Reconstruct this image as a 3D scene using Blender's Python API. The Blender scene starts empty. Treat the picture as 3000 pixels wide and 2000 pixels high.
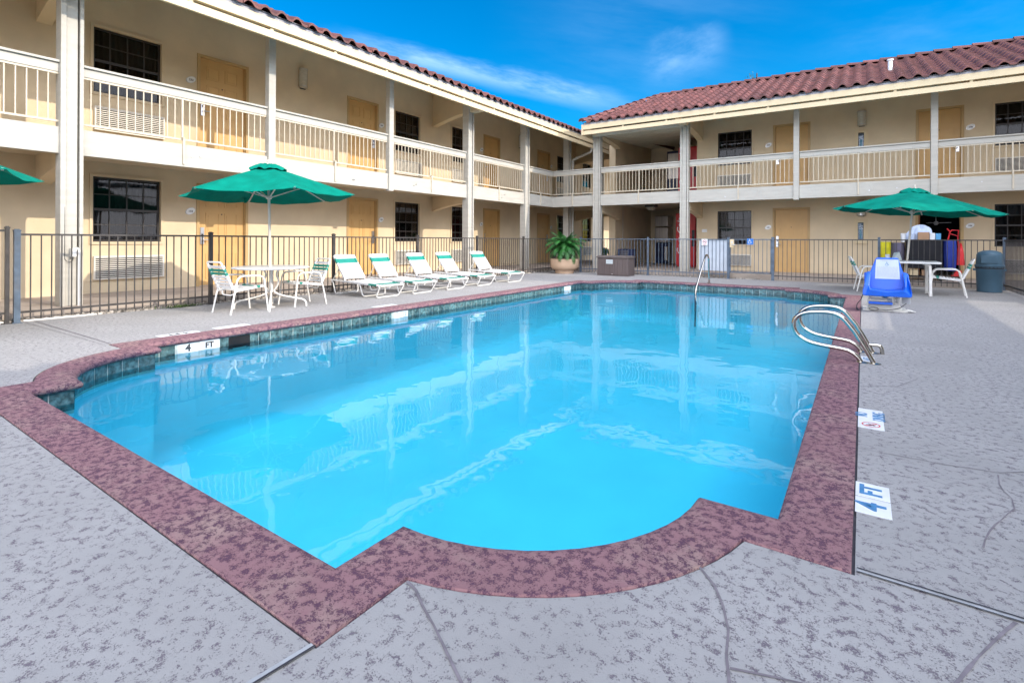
import bpy, bmesh, math, random
from mathutils import Vector, Matrix
random.seed(7)
R = math.radians
scn = bpy.context.scene
col = scn.collection

# ---------------------------------------------------------------- camera
cam_d = bpy.data.cameras.new('camera'); cam = bpy.data.objects.new('camera', cam_d); col.objects.link(cam)
cam_d.sensor_width = 36.0; cam_d.lens = 1507.7 / 3000 * 36
cam_d.shift_y = -(1000 - 702.2) / 3000
cam_d.clip_start = 0.05; cam_d.clip_end = 2000
YAW = R(34.286)
cam.matrix_world = (Matrix.Translation((0, 0, 1.07)) @ Matrix.Rotation(YAW, 4, 'Z') @ Matrix.Rotation(R(90), 4, 'X')
                    @ Matrix.Rotation(R(0.27), 4, 'Z'))
scn.camera = cam

# ---------------------------------------------------------------- sun, sky, exposure
SUN_EL, SUN_AZ = 26.3, 8.0            # azimuth counted from +x towards +y
sd = bpy.data.lights.new('sun', 'SUN'); sd.energy = 2.0; sd.angle = R(0.5); sd.color = (1.0, 0.90, 0.76)
sun = bpy.data.objects.new('sun', sd); col.objects.link(sun)
sv = Vector((math.cos(R(SUN_EL)) * math.cos(R(SUN_AZ)), math.cos(R(SUN_EL)) * math.sin(R(SUN_AZ)), math.sin(R(SUN_EL))))
sun.rotation_euler = sv.to_track_quat('Z', 'Y').to_euler(); sun.location = sv * 60
world = bpy.data.worlds.new('World'); scn.world = world; world.use_nodes = True
wt = world.node_tree; wt.nodes.clear()
def wn(t, **k):
    n = wt.nodes.new(t)
    for a, b in k.items(): setattr(n, a, b)
    return n
out = wn('ShaderNodeOutputWorld'); bg = wn('ShaderNodeBackground'); sky = wn('ShaderNodeTexSky')
sky.sky_type = 'NISHITA'; sky.sun_disc = False; sky.sun_elevation = R(SUN_EL); sky.sun_rotation = R(90 - SUN_AZ)
sky.air_density = 1.0; sky.dust_density = 0.4; sky.ozone_density = 3.0
hs = wn('ShaderNodeHueSaturation'); hs.inputs['Saturation'].default_value = 2.6; hs.inputs['Value'].default_value = 0.80
wt.links.new(sky.outputs[0], hs.inputs['Color'])
# thin clouds: a long streak and a few wisps, placed by direction in the sky
tc = wn('ShaderNodeTexCoord'); nrm = wn('ShaderNodeVectorMath', operation='NORMALIZE'); wt.links.new(tc.outputs['Generated'], nrm.inputs[0])
def vdot(v):
    n = wn('ShaderNodeVectorMath', operation='DOT_PRODUCT'); wt.links.new(nrm.outputs[0], n.inputs[0]); n.inputs[1].default_value = v
    return n.outputs['Value']
def wm(op, a, b=None, c=None):
    n = wn('ShaderNodeMath', operation=op)
    for i, x in enumerate((a, b, c)):
        if x is None: continue
        if isinstance(x, (int, float)): n.inputs[i].default_value = x
        else: wt.links.new(x, n.inputs[i])
    return n.outputs[0]
def skydir(px, py):
    dx, dy = px - 1500, py - 702.2
    a, b = dx / 1507.7, -dy / 1507.7
    c, s = math.cos(YAW), math.sin(YAW)
    return Vector((c * a - s, s * a + c, b)).normalized()
def smooth(x, lo, hi):
    n = wn('ShaderNodeMapRange', interpolation_type='SMOOTHSTEP'); wt.links.new(x, n.inputs['Value'])
    n.inputs['From Min'].default_value = lo; n.inputs['From Max'].default_value = hi; return n.outputs[0]
def streak(p0, p1, half, fade, amt, nscale, stretch):
    a, b = skydir(*p0), skydir(*p1)
    nv = a.cross(b).normalized(); mid = (a + b).normalized(); along = nv.cross(mid).normalized()
    ns = wn('ShaderNodeTexNoise'); ns.inputs['Scale'].default_value = 1.0; ns.inputs['Detail'].default_value = 6
    ns.inputs['Roughness'].default_value = 0.62
    cb = wn('ShaderNodeCombineXYZ')
    wt.links.new(wm('MULTIPLY', vdot(along), nscale), cb.inputs[0]); wt.links.new(wm('MULTIPLY', vdot(nv), nscale * stretch), cb.inputs[1])
    cb.inputs[2].default_value = p0[0] * 0.013
    wt.links.new(cb.outputs[0], ns.inputs['Vector'])
    wob = wm('MULTIPLY', wm('SUBTRACT', ns.outputs[0], 0.5), half * 1.3)
    d = wm('ABSOLUTE', wm('ADD', vdot(nv), wob))
    across = wm('SUBTRACT', 1.0, smooth(d, 0.0, half))
    t0, t1 = a.dot(along), b.dot(along)
    if t0 > t1: t0, t1 = t1, t0
    al = vdot(along)
    ends = wm('MULTIPLY', smooth(al, t0 - fade * 0.3, t0 + fade), wm('SUBTRACT', 1.0, smooth(al, t1 - fade, t1 + fade * 0.3)))
    m = wm('MULTIPLY', wm('MULTIPLY', across, ends), smooth(ns.outputs[0], 0.25, 0.75))
    return wm('MULTIPLY', m, amt)
c1 = streak((980, 120), (1840, 316), 0.030, 0.16, 0.75, 5, 4)
c2 = streak((1880, 210), (2130, 120), 0.050, 0.05, 0.42, 7, 2)
c3 = streak((1500, 150), (2300, 250), 0.20, 0.25, 0.10, 3, 5)
c4 = streak((2350, 170), (3100, 60), 0.13, 0.2, 0.18, 4, 3)
cl = wm('MINIMUM', wm('ADD', wm('ADD', c1, c2), wm('ADD', c3, c4)), 0.9)
mxw = wn('ShaderNodeMix', data_type='RGBA'); wt.links.new(cl, mxw.inputs['Factor']); wt.links.new(hs.outputs[0], mxw.inputs['A'])
mxw.inputs['B'].default_value = (2.6, 3.9, 5.6, 1)
# bright cloud added to the unseen south-east sky as fill light
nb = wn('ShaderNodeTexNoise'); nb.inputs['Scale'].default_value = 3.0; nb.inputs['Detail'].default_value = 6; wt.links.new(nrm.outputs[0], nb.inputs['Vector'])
fill_bank = wm('MULTIPLY', smooth(wm('ADD', vdot(Vector((0.80, -0.60, 0.0))), wm('MULTIPLY', nb.outputs[0], 0.5)), 0.10, 0.60), 0.95)
mxb = wn('ShaderNodeMix', data_type='RGBA'); wt.links.new(fill_bank, mxb.inputs['Factor']); wt.links.new(mxw.outputs['Result'], mxb.inputs['A']); mxb.inputs['B'].default_value = (15.5, 16.2, 18.4, 1)
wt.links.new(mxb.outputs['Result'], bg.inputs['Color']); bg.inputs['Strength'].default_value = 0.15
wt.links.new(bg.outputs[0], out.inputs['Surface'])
vs = scn.view_settings; vs.view_transform = 'Standard'; vs.look = 'None'; vs.gamma = 1.0; vs.exposure = 0.95
scn.render.engine = 'CYCLES'
cy = scn.cycles; cy.use_denoising = True; cy.max_bounces = 10; cy.diffuse_bounces = 5; cy.glossy_bounces = 4; cy.transparent_max_bounces = 16
cy.caustics_reflective = False; cy.caustics_refractive = False; cy.sample_clamp_indirect = 6.0
try: cy.denoiser = 'OPENIMAGEDENOISE'
except Exception: pass

# ---------------------------------------------------------------- materials
MATS = {}
def mat(name, base, rough=0.6, var=0.06, scale=6.0, bump=0.0, bscale=60.0, metal=0.0, spec=0.4, stretch=(1, 1, 1), dirt=None, dscale=1.5, damt=0.3, coat=0.0, island=0.0):
    """Painted / plain procedural surface: base colour with soft noise variation, optional stains and fine bump."""
    m = bpy.data.materials.new(name); m.use_nodes = True; nt = m.node_tree; N = nt.nodes; L = nt.links
    b = N['Principled BSDF']; b.inputs['Roughness'].default_value = rough; b.inputs['Metallic'].default_value = metal
    b.inputs['Specular IOR Level'].default_value = spec; b.inputs['Coat Weight'].default_value = coat
    t = N.new('ShaderNodeTexCoord'); mp = N.new('ShaderNodeMapping'); mp.inputs['Scale'].default_value = stretch
    L.new(t.outputs['Object'], mp.inputs['Vector'])
    n1 = N.new('ShaderNodeTexNoise'); n1.inputs['Scale'].default_value = scale; n1.inputs['Detail'].default_value = 5
    L.new(mp.outputs[0], n1.inputs['Vector'])
    r = N.new('ShaderNodeMapRange'); L.new(n1.outputs[0], r.inputs['Value'])
    r.inputs['From Min'].default_value = 0.3; r.inputs['From Max'].default_value = 0.7
    r.inputs['To Min'].default_value = 1 - var * 2.2; r.inputs['To Max'].default_value = 1 + var
    mul = N.new('ShaderNodeVectorMath'); mul.operation = 'SCALE'; mul.inputs[0].default_value = base[:3]
    L.new(r.outputs[0], mul.inputs['Scale']); last = mul.outputs[0]
    if island:
        g = N.new('ShaderNodeNewGeometry'); ir = N.new('ShaderNodeMapRange'); L.new(g.outputs['Random Per Island'], ir.inputs['Value'])
        ir.inputs['To Min'].default_value = 1 - island; ir.inputs['To Max'].default_value = 1 + island
        mi = N.new('ShaderNodeVectorMath'); mi.operation = 'SCALE'; L.new(last, mi.inputs[0]); L.new(ir.outputs[0], mi.inputs['Scale']); last = mi.outputs[0]
    if dirt:
        n2 = N.new('ShaderNodeTexNoise'); n2.inputs['Scale'].default_value = dscale; n2.inputs['Detail'].default_value = 8; n2.inputs['Roughness'].default_value = 0.65
        L.new(t.outputs['Object'], n2.inputs['Vector'])
        r2 = N.new('ShaderNodeMapRange'); L.new(n2.outputs[0], r2.inputs['Value']); r2.inputs['From Min'].default_value = 0.52; r2.inputs['From Max'].default_value = 0.78
        r2.inputs['To Max'].default_value = damt
        mx = N.new('ShaderNodeMix'); mx.data_type = 'RGBA'; L.new(r2.outputs[0], mx.inputs['Factor']); L.new(last, mx.inputs['A']); mx.inputs['B'].default_value = (*dirt, 1); last = mx.outputs['Result']
    L.new(last, b.inputs['Base Color'])
    if bump:
        n3 = N.new('ShaderNodeTexNoise'); n3.inputs['Scale'].default_value = bscale; n3.inputs['Detail'].default_value = 4; L.new(mp.outputs[0], n3.inputs['Vector'])
        bp = N.new('ShaderNodeBump'); bp.inputs['Strength'].default_value = bump; bp.inputs['Distance'].default_value = 0.01
        L.new(n3.outputs[0], bp.inputs['Height']); L.new(bp.outputs[0], b.inputs['Normal'])
    MATS[name] = m; return m

def siding(name, base):
    """Painted wall boards: faint horizontal laps, soft weathering."""
    m = mat(name, base, 0.75, 0.05, 1.6, 0, dirt=(base[0] * .8, base[1] * .76, base[2] * .7), dscale=0.9, damt=0.35)
    nt = m.node_tree; N = nt.nodes; L = nt.links; b = N['Principled BSDF']
    t = N.new('ShaderNodeTexCoord'); sp = N.new('ShaderNodeSeparateXYZ'); L.new(t.outputs['Object'], sp.inputs[0])
    a = N.new('ShaderNodeMath'); a.operation = 'MULTIPLY'; a.inputs[1].default_value = 1 / 0.2; L.new(sp.outputs['Z'], a.inputs[0])
    f = N.new('ShaderNodeMath'); f.operation = 'FRACT'; L.new(a.outputs[0], f.inputs[0])
    pw = N.new('ShaderNodeMath'); pw.operation = 'POWER'; pw.inputs[1].default_value = 14; L.new(f.outputs[0], pw.inputs[0])
    n = N.new('ShaderNodeTexNoise'); n.inputs['Scale'].default_value = 90; n.inputs['Detail'].default_value = 3
    mp = N.new('ShaderNodeMapping'); mp.inputs['Scale'].default_value = (0.25, 0.25, 1.6); L.new(t.outputs['Object'], mp.inputs['Vector']); L.new(mp.outputs[0], n.inputs['Vector'])
    ad = N.new('ShaderNodeMath'); ad.operation = 'MULTIPLY_ADD'; L.new(pw.outputs[0], ad.inputs[0]); ad.inputs[1].default_value = -0.5; L.new(n.outputs[0], ad.inputs[2])
    bp = N.new('ShaderNodeBump'); bp.inputs['Strength'].default_value = 0.35; bp.inputs['Distance'].default_value = 0.006
    L.new(ad.outputs[0], bp.inputs['Height']); L.new(bp.outputs[0], b.inputs['Normal'])
    return m

def knockdown(name, base, pit, amount=0.50, stain=None):
    """Sprayed and trowelled deck coating: flat islands with rough darker pits between them."""
    m = bpy.data.materials.new(name); m.use_nodes = True; nt = m.node_tree; N = nt.nodes; L = nt.links
    b = N['Principled BSDF']; b.inputs['Roughness'].default_value = 0.82; b.inputs['Specular IOR Level'].default_value = 0.25
    t = N.new('ShaderNodeTexCoord')
    def noise(sc, det, ro, off=0):
        mp = N.new('ShaderNodeMapping'); mp.inputs['Location'].default_value = (off, off * .7, 0); L.new(t.outputs['Object'], mp.inputs['Vector'])
        n = N.new('ShaderNodeTexNoise'); n.inputs['Scale'].default_value = sc; n.inputs['Detail'].default_value = det; n.inputs['Roughness'].default_value = ro; L.new(mp.outputs[0], n.inputs['Vector']); return n.outputs[0]
    fine, mid, big = noise(170, 6, 0.78), noise(30, 5, 0.62, 3), noise(1.3, 5, 0.6, 9)
    def math_(op, a, c, d=None):
        n = N.new('ShaderNodeMath'); n.operation = op
        for i, x in enumerate((a, c, d)):
            if x is None: continue
            if isinstance(x, (int, float)): n.inputs[i].default_value = x
            else: L.new(x, n.inputs[i])
        return n.outputs[0]
    s = math_('ADD', math_('MULTIPLY', fine, 0.62), math_('MULTIPLY', mid, 0.55))
    s = math_('ADD', s, math_('MULTIPLY', big, 0.10))
    mr = N.new('ShaderNodeMapRange'); mr.interpolation_type = 'SMOOTHSTEP'; L.new(s, mr.inputs['Value'])
    mr.inputs['From Min'].default_value = amount + 0.175; mr.inputs['From Max'].default_value = amount + 0.225
    tone = N.new('ShaderNodeMapRange'); L.new(big, tone.inputs['Value']); tone.inputs['From Min'].default_value = .3; tone.inputs['From Max'].default_value = .7
    tone.inputs['To Min'].default_value = .88; tone.inputs['To Max'].default_value = 1.1
    sc = N.new('ShaderNodeVectorMath'); sc.operation = 'SCALE'; sc.inputs[0].default_value = base; L.new(tone.outputs[0], sc.inputs['Scale']); cur = sc.outputs[0]
    if stain:
        n2 = noise(2.6, 7, 0.7, 21); r2 = N.new('ShaderNodeMapRange'); L.new(n2, r2.inputs['Value']); r2.inputs['From Min'].default_value = .48; r2.inputs['From Max'].default_value = .72; r2.inputs['To Max'].default_value = .7
        mx = N.new('ShaderNodeMix'); mx.data_type = 'RGBA'; L.new(r2.outputs[0], mx.inputs['Factor']); L.new(cur, mx.inputs['A']); mx.inputs['B'].default_value = (*stain, 1); cur = mx.outputs['Result']
        n4 = noise(9, 8, 0.75, 41); r4 = N.new('ShaderNodeMapRange'); L.new(n4, r4.inputs['Value']); r4.inputs['From Min'].default_value = .66; r4.inputs['From Max'].default_value = .74; r4.inputs['To Max'].default_value = .55
        m4 = N.new('ShaderNodeMix'); m4.data_type = 'RGBA'; L.new(r4.outputs[0], m4.inputs['Factor']); L.new(cur, m4.inputs['A']); m4.inputs['B'].default_value = (.55, .5, .5, 1); cur = m4.outputs['Result']
    mx = N.new('ShaderNodeMix'); mx.data_type = 'RGBA'; L.new(mr.outputs[0], mx.inputs['Factor']); L.new(cur, mx.inputs['A']); mx.inputs['B'].default_value = (*pit, 1)
    L.new(mx.outputs['Result'], b.inputs['Base Color'])
    bp = N.new('ShaderNodeBump'); bp.inputs['Strength'].default_value = 0.55; bp.inputs['Distance'].default_value = 0.004
    hgt = math_('ADD', math_('SUBTRACT', 1.0, mr.outputs[0]), math_('MULTIPLY', fine, 0.6))
    L.new(hgt, bp.inputs['Height']); L.new(bp.outputs[0], b.inputs['Normal'])
    MATS[name] = m; return m

def glassmix(name, tint, gloss_rough=0.02, ior=1.5, bumpsc=0, bumpst=0, bdist=0.01, boost=1.0):
    """See-through sheet: tinted straight transmission plus Fresnel mirror reflection."""
    m = bpy.data.materials.new(name); m.use_nodes = True; nt = m.node_tree; N = nt.nodes; L = nt.links
    N.remove(N['Principled BSDF']); o = N['Material Output']
    tr = N.new('ShaderNodeBsdfTransparent'); tr.inputs['Color'].default_value = (*tint, 1)
    gl = N.new('ShaderNodeBsdfGlossy'); gl.inputs['Roughness'].default_value = gloss_rough
    fr = N.new('ShaderNodeFresnel'); fr.inputs['IOR'].default_value = ior
    mx = N.new('ShaderNodeMixShader'); fac = fr.outputs[0]
    if boost != 1.0:
        mu = N.new('ShaderNodeMath'); mu.operation = 'MULTIPLY'; mu.use_clamp = True; mu.inputs[1].default_value = boost; L.new(fac, mu.inputs[0]); fac = mu.outputs[0]
    L.new(fac, mx.inputs['Fac']); L.new(tr.outputs[0], mx.inputs[1]); L.new(gl.outputs[0], mx.inputs[2]); L.new(mx.outputs[0], o.inputs['Surface'])
    if bumpsc:
        t = N.new('ShaderNodeTexCoord'); n = N.new('ShaderNodeTexNoise'); n.inputs['Scale'].default_value = bumpsc; n.inputs['Detail'].default_value = 2.5
        L.new(t.outputs['Object'], n.inputs['Vector']); bp = N.new('ShaderNodeBump'); bp.inputs['Strength'].default_value = bumpst; bp.inputs['Distance'].default_value = bdist
        L.new(n.outputs[0], bp.inputs['Height']); L.new(bp.outputs[0], gl.inputs['Normal']); L.new(bp.outputs[0], fr.inputs['Normal'])
    MATS[name] = m; return m

WALL = siding('wall_paint', (.66, .535, .36))
TRIM = mat('trim_paint', (.45, .425, .37), .55, .05, 2.5, .25, 40, stretch=(1, 1, 6), dirt=(.50, .45, .36), dscale=3.0, damt=.25)
FASCIA = mat('fascia_paint', (.66, .53, .33), .55, .04, 2.0, .1, 30, dirt=(.5, .38, .22), dscale=2.0, damt=.3)
CEIL = mat('soffit_paint', (.60, .51, .37), .8, .05, 1.5)
PLANK = mat('plank_ceiling', (.62, .58, .47), .7, .05, 3)
DOOR = mat('door_paint', (.62, .385, .15), .45, .04, 2, dirt=(.5, .33, .14), dscale=1.2, damt=.2)
DFRAME = mat('door_frame_paint', (.50, .335, .15), .5, .04, 2)
BRONZE = mat('window_sash_bronze', (.035, .03, .028), .4, .1, 4)
GRILLE = mat('grille_cream', (.74, .70, .62), .5, .04, 4)
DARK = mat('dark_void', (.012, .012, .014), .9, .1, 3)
CURT = mat('curtain_cloth', (.30, .29, .29), .9, .12, 14, stretch=(1, 1, .08))
ROOFT = mat('roof_tile', (.145, .050, .040), .62, .16, 3.0, .3, 40, dirt=(.055, .028, .03), dscale=1.5, damt=.6, island=.25)
MORTAR = mat('eave_mortar', (.38, .37, .40), .9, .15, 12)
STEEL = mat('polished_steel', (.50, .47, .42), .13, .05, 6, metal=1.0)
LOCK = mat('lock_steel', (.55, .55, .56), .28, .1, 12, metal=1.0)
PLAQ = mat('plaque_white', (.78, .78, .76), .4, .03)
INK = mat('ink_dark', (.03, .03, .035), .6, .1)
INKBLUE = mat('ink_blue', (.07, .22, .42), .5, .1, 20)
SIGNW = mat('sign_white', (.72, .73, .74), .45, .05, 9, dirt=(.5, .5, .48), dscale=6, damt=.3)
SIGNRED = mat('sign_red', (.55, .06, .05), .5, .05)
SIGNBLUE = mat('sign_blue', (.02, .17, .55), .45, .05)
FENCE = mat('fence_paint', (.055, .05, .048), .42, .2, 7, dirt=(.12, .10, .09), dscale=4, damt=.4)
FENCEB = mat('fence_paint_blue', (.09, .125, .17), .42, .2, 7, dirt=(.14, .12, .10), dscale=4, damt=.4)
WALK = mat('walkway_concrete', (.40, .335, .28), .85, .10, 2.5, .3, 60, dirt=(.25, .21, .18), dscale=.8, damt=.5)
GROUND = mat('ground_concrete', (.30, .28, .26), .9, .12, .8)
DECKM = knockdown('deck_coating', (.325, .315, .305), (.155, .130, .155), .50)
COPE = knockdown('coping_coating', (.27, .145, .155), (.10, .048, .075), .455, stain=(.36, .27, .225))
JOINT = mat('joint_sealant', (.045, .042, .05), .7, .2, 20)
JOINTL = mat('joint_filler_light', (.36, .37, .38), .8, .1, 20)
CRACK = mat('crack_fill', (.20, .175, .19), .8, .15, 20)
TILE = mat('glazed_tile', (.10, .185, .19), .25, .35, 24, .15, 60, dirt=(.20, .24, .22), dscale=14, damt=.5, island=.25)
GROUT = mat('tile_grout', (.55, .60, .56), .8, .1, 20)
PLASTER = mat('pool_plaster', (.62, .86, .97), .7, .03, 1.2)
def mk_water():
    return glassmix('pool_water', (.30, .90, 1.0), 0.0, 1.33, 2.3, .16, .03)
WATER = mk_water()
GLASS = glassmix('window_glass', (.42, .40, .40), 0.03, 1.5, 1.2, .12, .02, .55)
ACRYL = glassmix('clear_acrylic', (.8, .85, .9), 0.08, 1.45)
GREENF = mat('green_canvas', (.001, .19, .135), .85, .10, 5, .25, 160, spec=.06)
WHITEM = mat('white_tube', (.78, .76, .72), .35, .04, 8, dirt=(.55, .48, .4), dscale=7, damt=.3)
STRAPW = mat('white_strap', (.74, .73, .72), .45, .05, 8)
STRAPG = mat('green_strap', (.02, .26, .20), .45, .08, 8)
POLEW = mat('umbrella_pole', (.66, .60, .52), .4, .06, 4)
TABLEM = mat('table_top', (.74, .74, .73), .3, .03, 30, .1, 90)
TERRA = mat('planter_clay', (.52, .36, .24), .8, .08, 3, .3, 50, dirt=(.40, .30, .22), dscale=3, damt=.4)
SOIL = mat('soil', (.07, .05, .035), .95, .3, 20, .6, 40)
BARK = mat('palm_trunk', (.09, .06, .045), .95, .35, 22, .9, 40)
FROND = mat('palm_leaf', (.035, .17, .035), .4, .35, 6)
LEAFD = mat('tree_leaf', (.05, .085, .03), .6, .3, 5)
WEED = mat('weed_leaf', (.07, .12, .03), .7, .3, 12)
BOXM = mat('resin_box', (.115, .09, .085), .6, .08, 5, .2, 60, stretch=(1, 1, .2))
BOXL = mat('resin_lid', (.15, .125, .115), .6, .08, 5)
REDM = mat('machine_red', (.56, .025, .03), .3, .05, 3)
NAVY = mat('machine_navy', (.02, .028, .075), .25, .15, 4)
BLKP = mat('black_plastic', (.018, .018, .024), .45, .15, 6)
STNL = mat('brushed_stainless', (.42, .39, .36), .3, .12, 3, metal=1.0, stretch=(8, 8, .3))
BLUEP = mat('blue_plastic', (.005, .105, .60), .35, .05, 4)
LIFTW = mat('lift_frame_cream', (.70, .68, .62), .4, .04, 5)
BINM = mat('bin_grey_plastic', (.055, .115, .165), .5, .08, 4)
PAPER = mat('paper_sheet', (.50, .56, .57), .6, .03)
GREYT = mat('print_grey', (.42, .44, .46), .7, .05)
CARTB = mat('cart_black', (.008, .008, .012), .7, .2, 6)
CARTN = mat('cart_navy_bag', (.018, .04, .28), .7, .12, 10, .5, 14, stretch=(3, 3, .5))
LINEN = mat('linen_bluish', (.50, .58, .74), .9, .06, 10, .6, 14)
CARD = mat('cardboard', (.40, .24, .14), .85, .06)
TISSUE = mat('tissue_box_blue', (.10, .34, .60), .6, .06)
YELL = mat('yellow_bag', (.55, .50, .01), .6, .12, 9, .5, 12)
REDT = mat('red_tool', (.65, .03, .035), .4, .05)
ROCK = mat('river_rock', (.50, .455, .40), .85, .2, 16, .4, 30, island=.4)
PVC = mat('pvc_pipe', (.74, .72, .68), .4, .04)
CABLE = mat('black_cable', (.03, .03, .035), .5, .1)
LAMPG = mat('lamp_diffuser', (.55, .51, .42), .4, .08, 12, stretch=(1, 1, 6))
WOODI = mat('door_edge_wood', (.30, .11, .03), .5, .2, 9, stretch=(3, 3, .4))
EXTB = mat('extinguisher_body', (.05, .22, .33), .3, .15, 9)
WPAN = mat('white_acrylic', (.50, .545, .60), .3, .04)
RAILP = mat('baluster_paint', (.56, .485, .37), .5, .05, 6)
PALEBACK = mat('cabinet_back_grey', (.10, .13, .16), .7, .1)

# ---------------------------------------------------------------- mesh helpers
class MB:
    """Collects shapes; tf maps local points to world points; build() links everything as ONE mesh object."""
    def __init__(s, tf=None): s.v = []; s.f = []; s.tf = tf; s.mi = []; s.cur = 0
    def add(s, vs, fs):
        o = len(s.v)
        s.v += [s.tf(*p) if s.tf else tuple(p) for p in vs]
        s.f += [tuple(i + o for i in f) for f in fs]; s.mi += [s.cur] * len(fs)
    def box(s, x0, x1, y0, y1, z0, z1):
        s.add([(x0, y0, z0), (x1, y0, z0), (x1, y1, z0), (x0, y1, z0), (x0, y0, z1), (x1, y0, z1), (x1, y1, z1), (x0, y1, z1)],
              [(0, 3, 2, 1), (4, 5, 6, 7), (0, 1, 5, 4), (1, 2, 6, 5), (2, 3, 7, 6), (3, 0, 4, 7)])
    def beam(s, a, b, w, h, up=(0, 0, 1)):
        a, b = Vector(a), Vector(b); d = (b - a).normalized(); u = Vector(up)
        r = d.cross(u)
        if r.length < 1e-5: r = d.cross(Vector((1, 0, 0)))
        r.normalize(); u = r.cross(d).normalized()
        P = []
        for q in (a, b):
            for i, j in ((-1, -1), (1, -1), (1, 1), (-1, 1)): P.append(tuple(q + r * (w / 2 * i) + u * (h / 2 * j)))
        s.add(P, [(0, 3, 2, 1), (4, 5, 6, 7), (0, 1, 5, 4), (1, 2, 6, 5), (2, 3, 7, 6), (3, 0, 4, 7)])
    def tube(s, pts, r, n=8, closed=False, cap=True):
        pts = [Vector(p) for p in pts]; m = len(pts); rr = r if isinstance(r, (list, tuple)) else [r] * m
        V = []; prev = None
        for i, p in enumerate(pts):
            if closed: d = pts[(i + 1) % m] - pts[i - 1]
            else: d = pts[min(i + 1, m - 1)] - pts[max(i - 1, 0)]
            d.normalize()
            if prev is None:
                a = d.cross(Vector((0, 0, 1)))
                if a.length < 1e-3: a = d.cross(Vector((1, 0, 0)))
                a.normalize()
            else:
                a = prev - d * prev.dot(d)
                if a.length < 1e-6: a = d.cross(Vector((0, 0, 1)))
                a.normalize()
            prev = a; c = d.cross(a)
            for k in range(n):
                t = 2 * math.pi * k / n; V.append(tuple(p + a * (rr[i] * math.cos(t)) + c * (rr[i] * math.sin(t))))
        F = []
        for i in range(m if closed else m - 1):
            j = (i + 1) % m
            for k in range(n): F.append((i * n + k, i * n + (k + 1) % n, j * n + (k + 1) % n, j * n + k))
        if cap and not closed: F += [tuple(range(n))[::-1], tuple((m - 1) * n + k for k in range(n))]
        s.add(V, F)
    def lathe(s, prof, n=32, c=(0, 0, 0), sx=1.0, sy=1.0):
        V = []; F = []; m = len(prof)
        for r, z in prof:
            for k in range(n):
                t = 2 * math.pi * k / n; V.append((c[0] + r * sx * math.cos(t), c[1] + r * sy * math.sin(t), c[2] + z))
        for i in range(m - 1):
            for k in range(n): F.append((i * n + k, i * n + (k + 1) % n, (i + 1) * n + (k + 1) % n, (i + 1) * n + k))
        F += [tuple(range(n))[::-1], tuple((m - 1) * n + k for k in range(n))]
        s.add(V, F)
    def prism(s, poly, h0, h1, axis='z'):
        """poly in a plane; extruded from h0 to h1 along axis: z -> (a,b)=(x,y); y -> (x,z); x -> (y,z)"""
        n = len(poly)
        def P(a, b, h): return (a, b, h) if axis == 'z' else ((a, h, b) if axis == 'y' else (h, a, b))
        V = [P(a, b, h0) for a, b in poly] + [P(a, b, h1) for a, b in poly]
        s.add(V, [tuple(range(n))[::-1], tuple(range(n, 2 * n))] + [(i, (i + 1) % n, n + (i + 1) % n, n + i) for i in range(n)])
    def build(s, name, m, parent=None, smooth=False, bevel=0.0, autos=None, recalc=True):
        me = bpy.data.meshes.new(name); me.from_pydata(s.v, [], s.f)
        for x in (m if isinstance(m, (list, tuple)) else [m]): me.materials.append(x)
        if isinstance(m, (list, tuple)):
            for p, i in zip(me.polygons, s.mi): p.material_index = i
        if recalc:
            bm = bmesh.new(); bm.from_mesh(me); bmesh.ops.recalc_face_normals(bm, faces=bm.faces)
            bm.to_mesh(me); bm.free()
        if smooth:
            for p in me.polygons: p.use_smooth = True
        me.update()
        o = bpy.data.objects.new(name, me); col.objects.link(o)
        if smooth and autos is not False:
            me.set_sharp_from_angle(angle=R(autos or 40))
        if bevel:
            b = o.modifiers.new('edge', 'BEVEL'); b.width = bevel; b.segments = 2; b.limit_method = 'ANGLE'; b.angle_limit = R(40); b.harden_normals = False
        put(o, parent); return o
def put(o, parent):
    if parent is not None:
        o.parent = parent; pw = Matrix.Translation(parent.location) @ parent.rotation_euler.to_matrix().to_4x4() if parent.type == 'EMPTY' else Matrix.Identity(4)
        if parent.type == 'EMPTY': o.matrix_parent_inverse = pw.inverted()
def local(o):
    """mesh built in the thing's own local axes: follow the parent exactly"""
    o.matrix_parent_inverse = Matrix.Identity(4); return o
def tag(o, label=None, cat=None, group=None, kind=None):
    if label: o['label'] = label
    if cat: o['category'] = cat
    if group: o['group'] = group
    if kind: o['kind'] = kind
    return o
def thing(name, label, cat, loc=(0, 0, 0), rz=0.0, group=None):
    o = bpy.data.objects.new(name, None); col.objects.link(o); o.location = loc; o.rotation_euler = (0, 0, rz); o.empty_display_size = .2
    return tag(o, label, cat, group)
def copy_tree(o, parent=None):
    c = o.copy(); col.objects.link(c)
    if parent is not None: c.parent = parent
    for ch in [x for x in o.children]: copy_tree(ch, c)
    return c
def arc(c, r, a0, a1, n=10):
    return [(c[0] + r * math.cos(R(a0 + (a1 - a0) * i / n)), c[1] + r * math.sin(R(a0 + (a1 - a0) * i / n))) for i in range(n + 1)]
def round_path(pts, rad, n=6):
    """replace the inner corners of a 3D polyline by small arcs"""
    P = [Vector(p) for p in pts]; o = [P[0]]
    for i in range(1, len(P) - 1):
        a, b, c = P[i - 1], P[i], P[i + 1]; r = min(rad, (a - b).length * .49, (c - b).length * .49)
        p, q = b + (a - b).normalized() * r, b + (c - b).normalized() * r
        for k in range(n + 1):
            t = k / n; o.append(p * (1 - t) ** 2 + b * 2 * t * (1 - t) + q * t * t)
    o.append(P[-1]); return o
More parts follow.
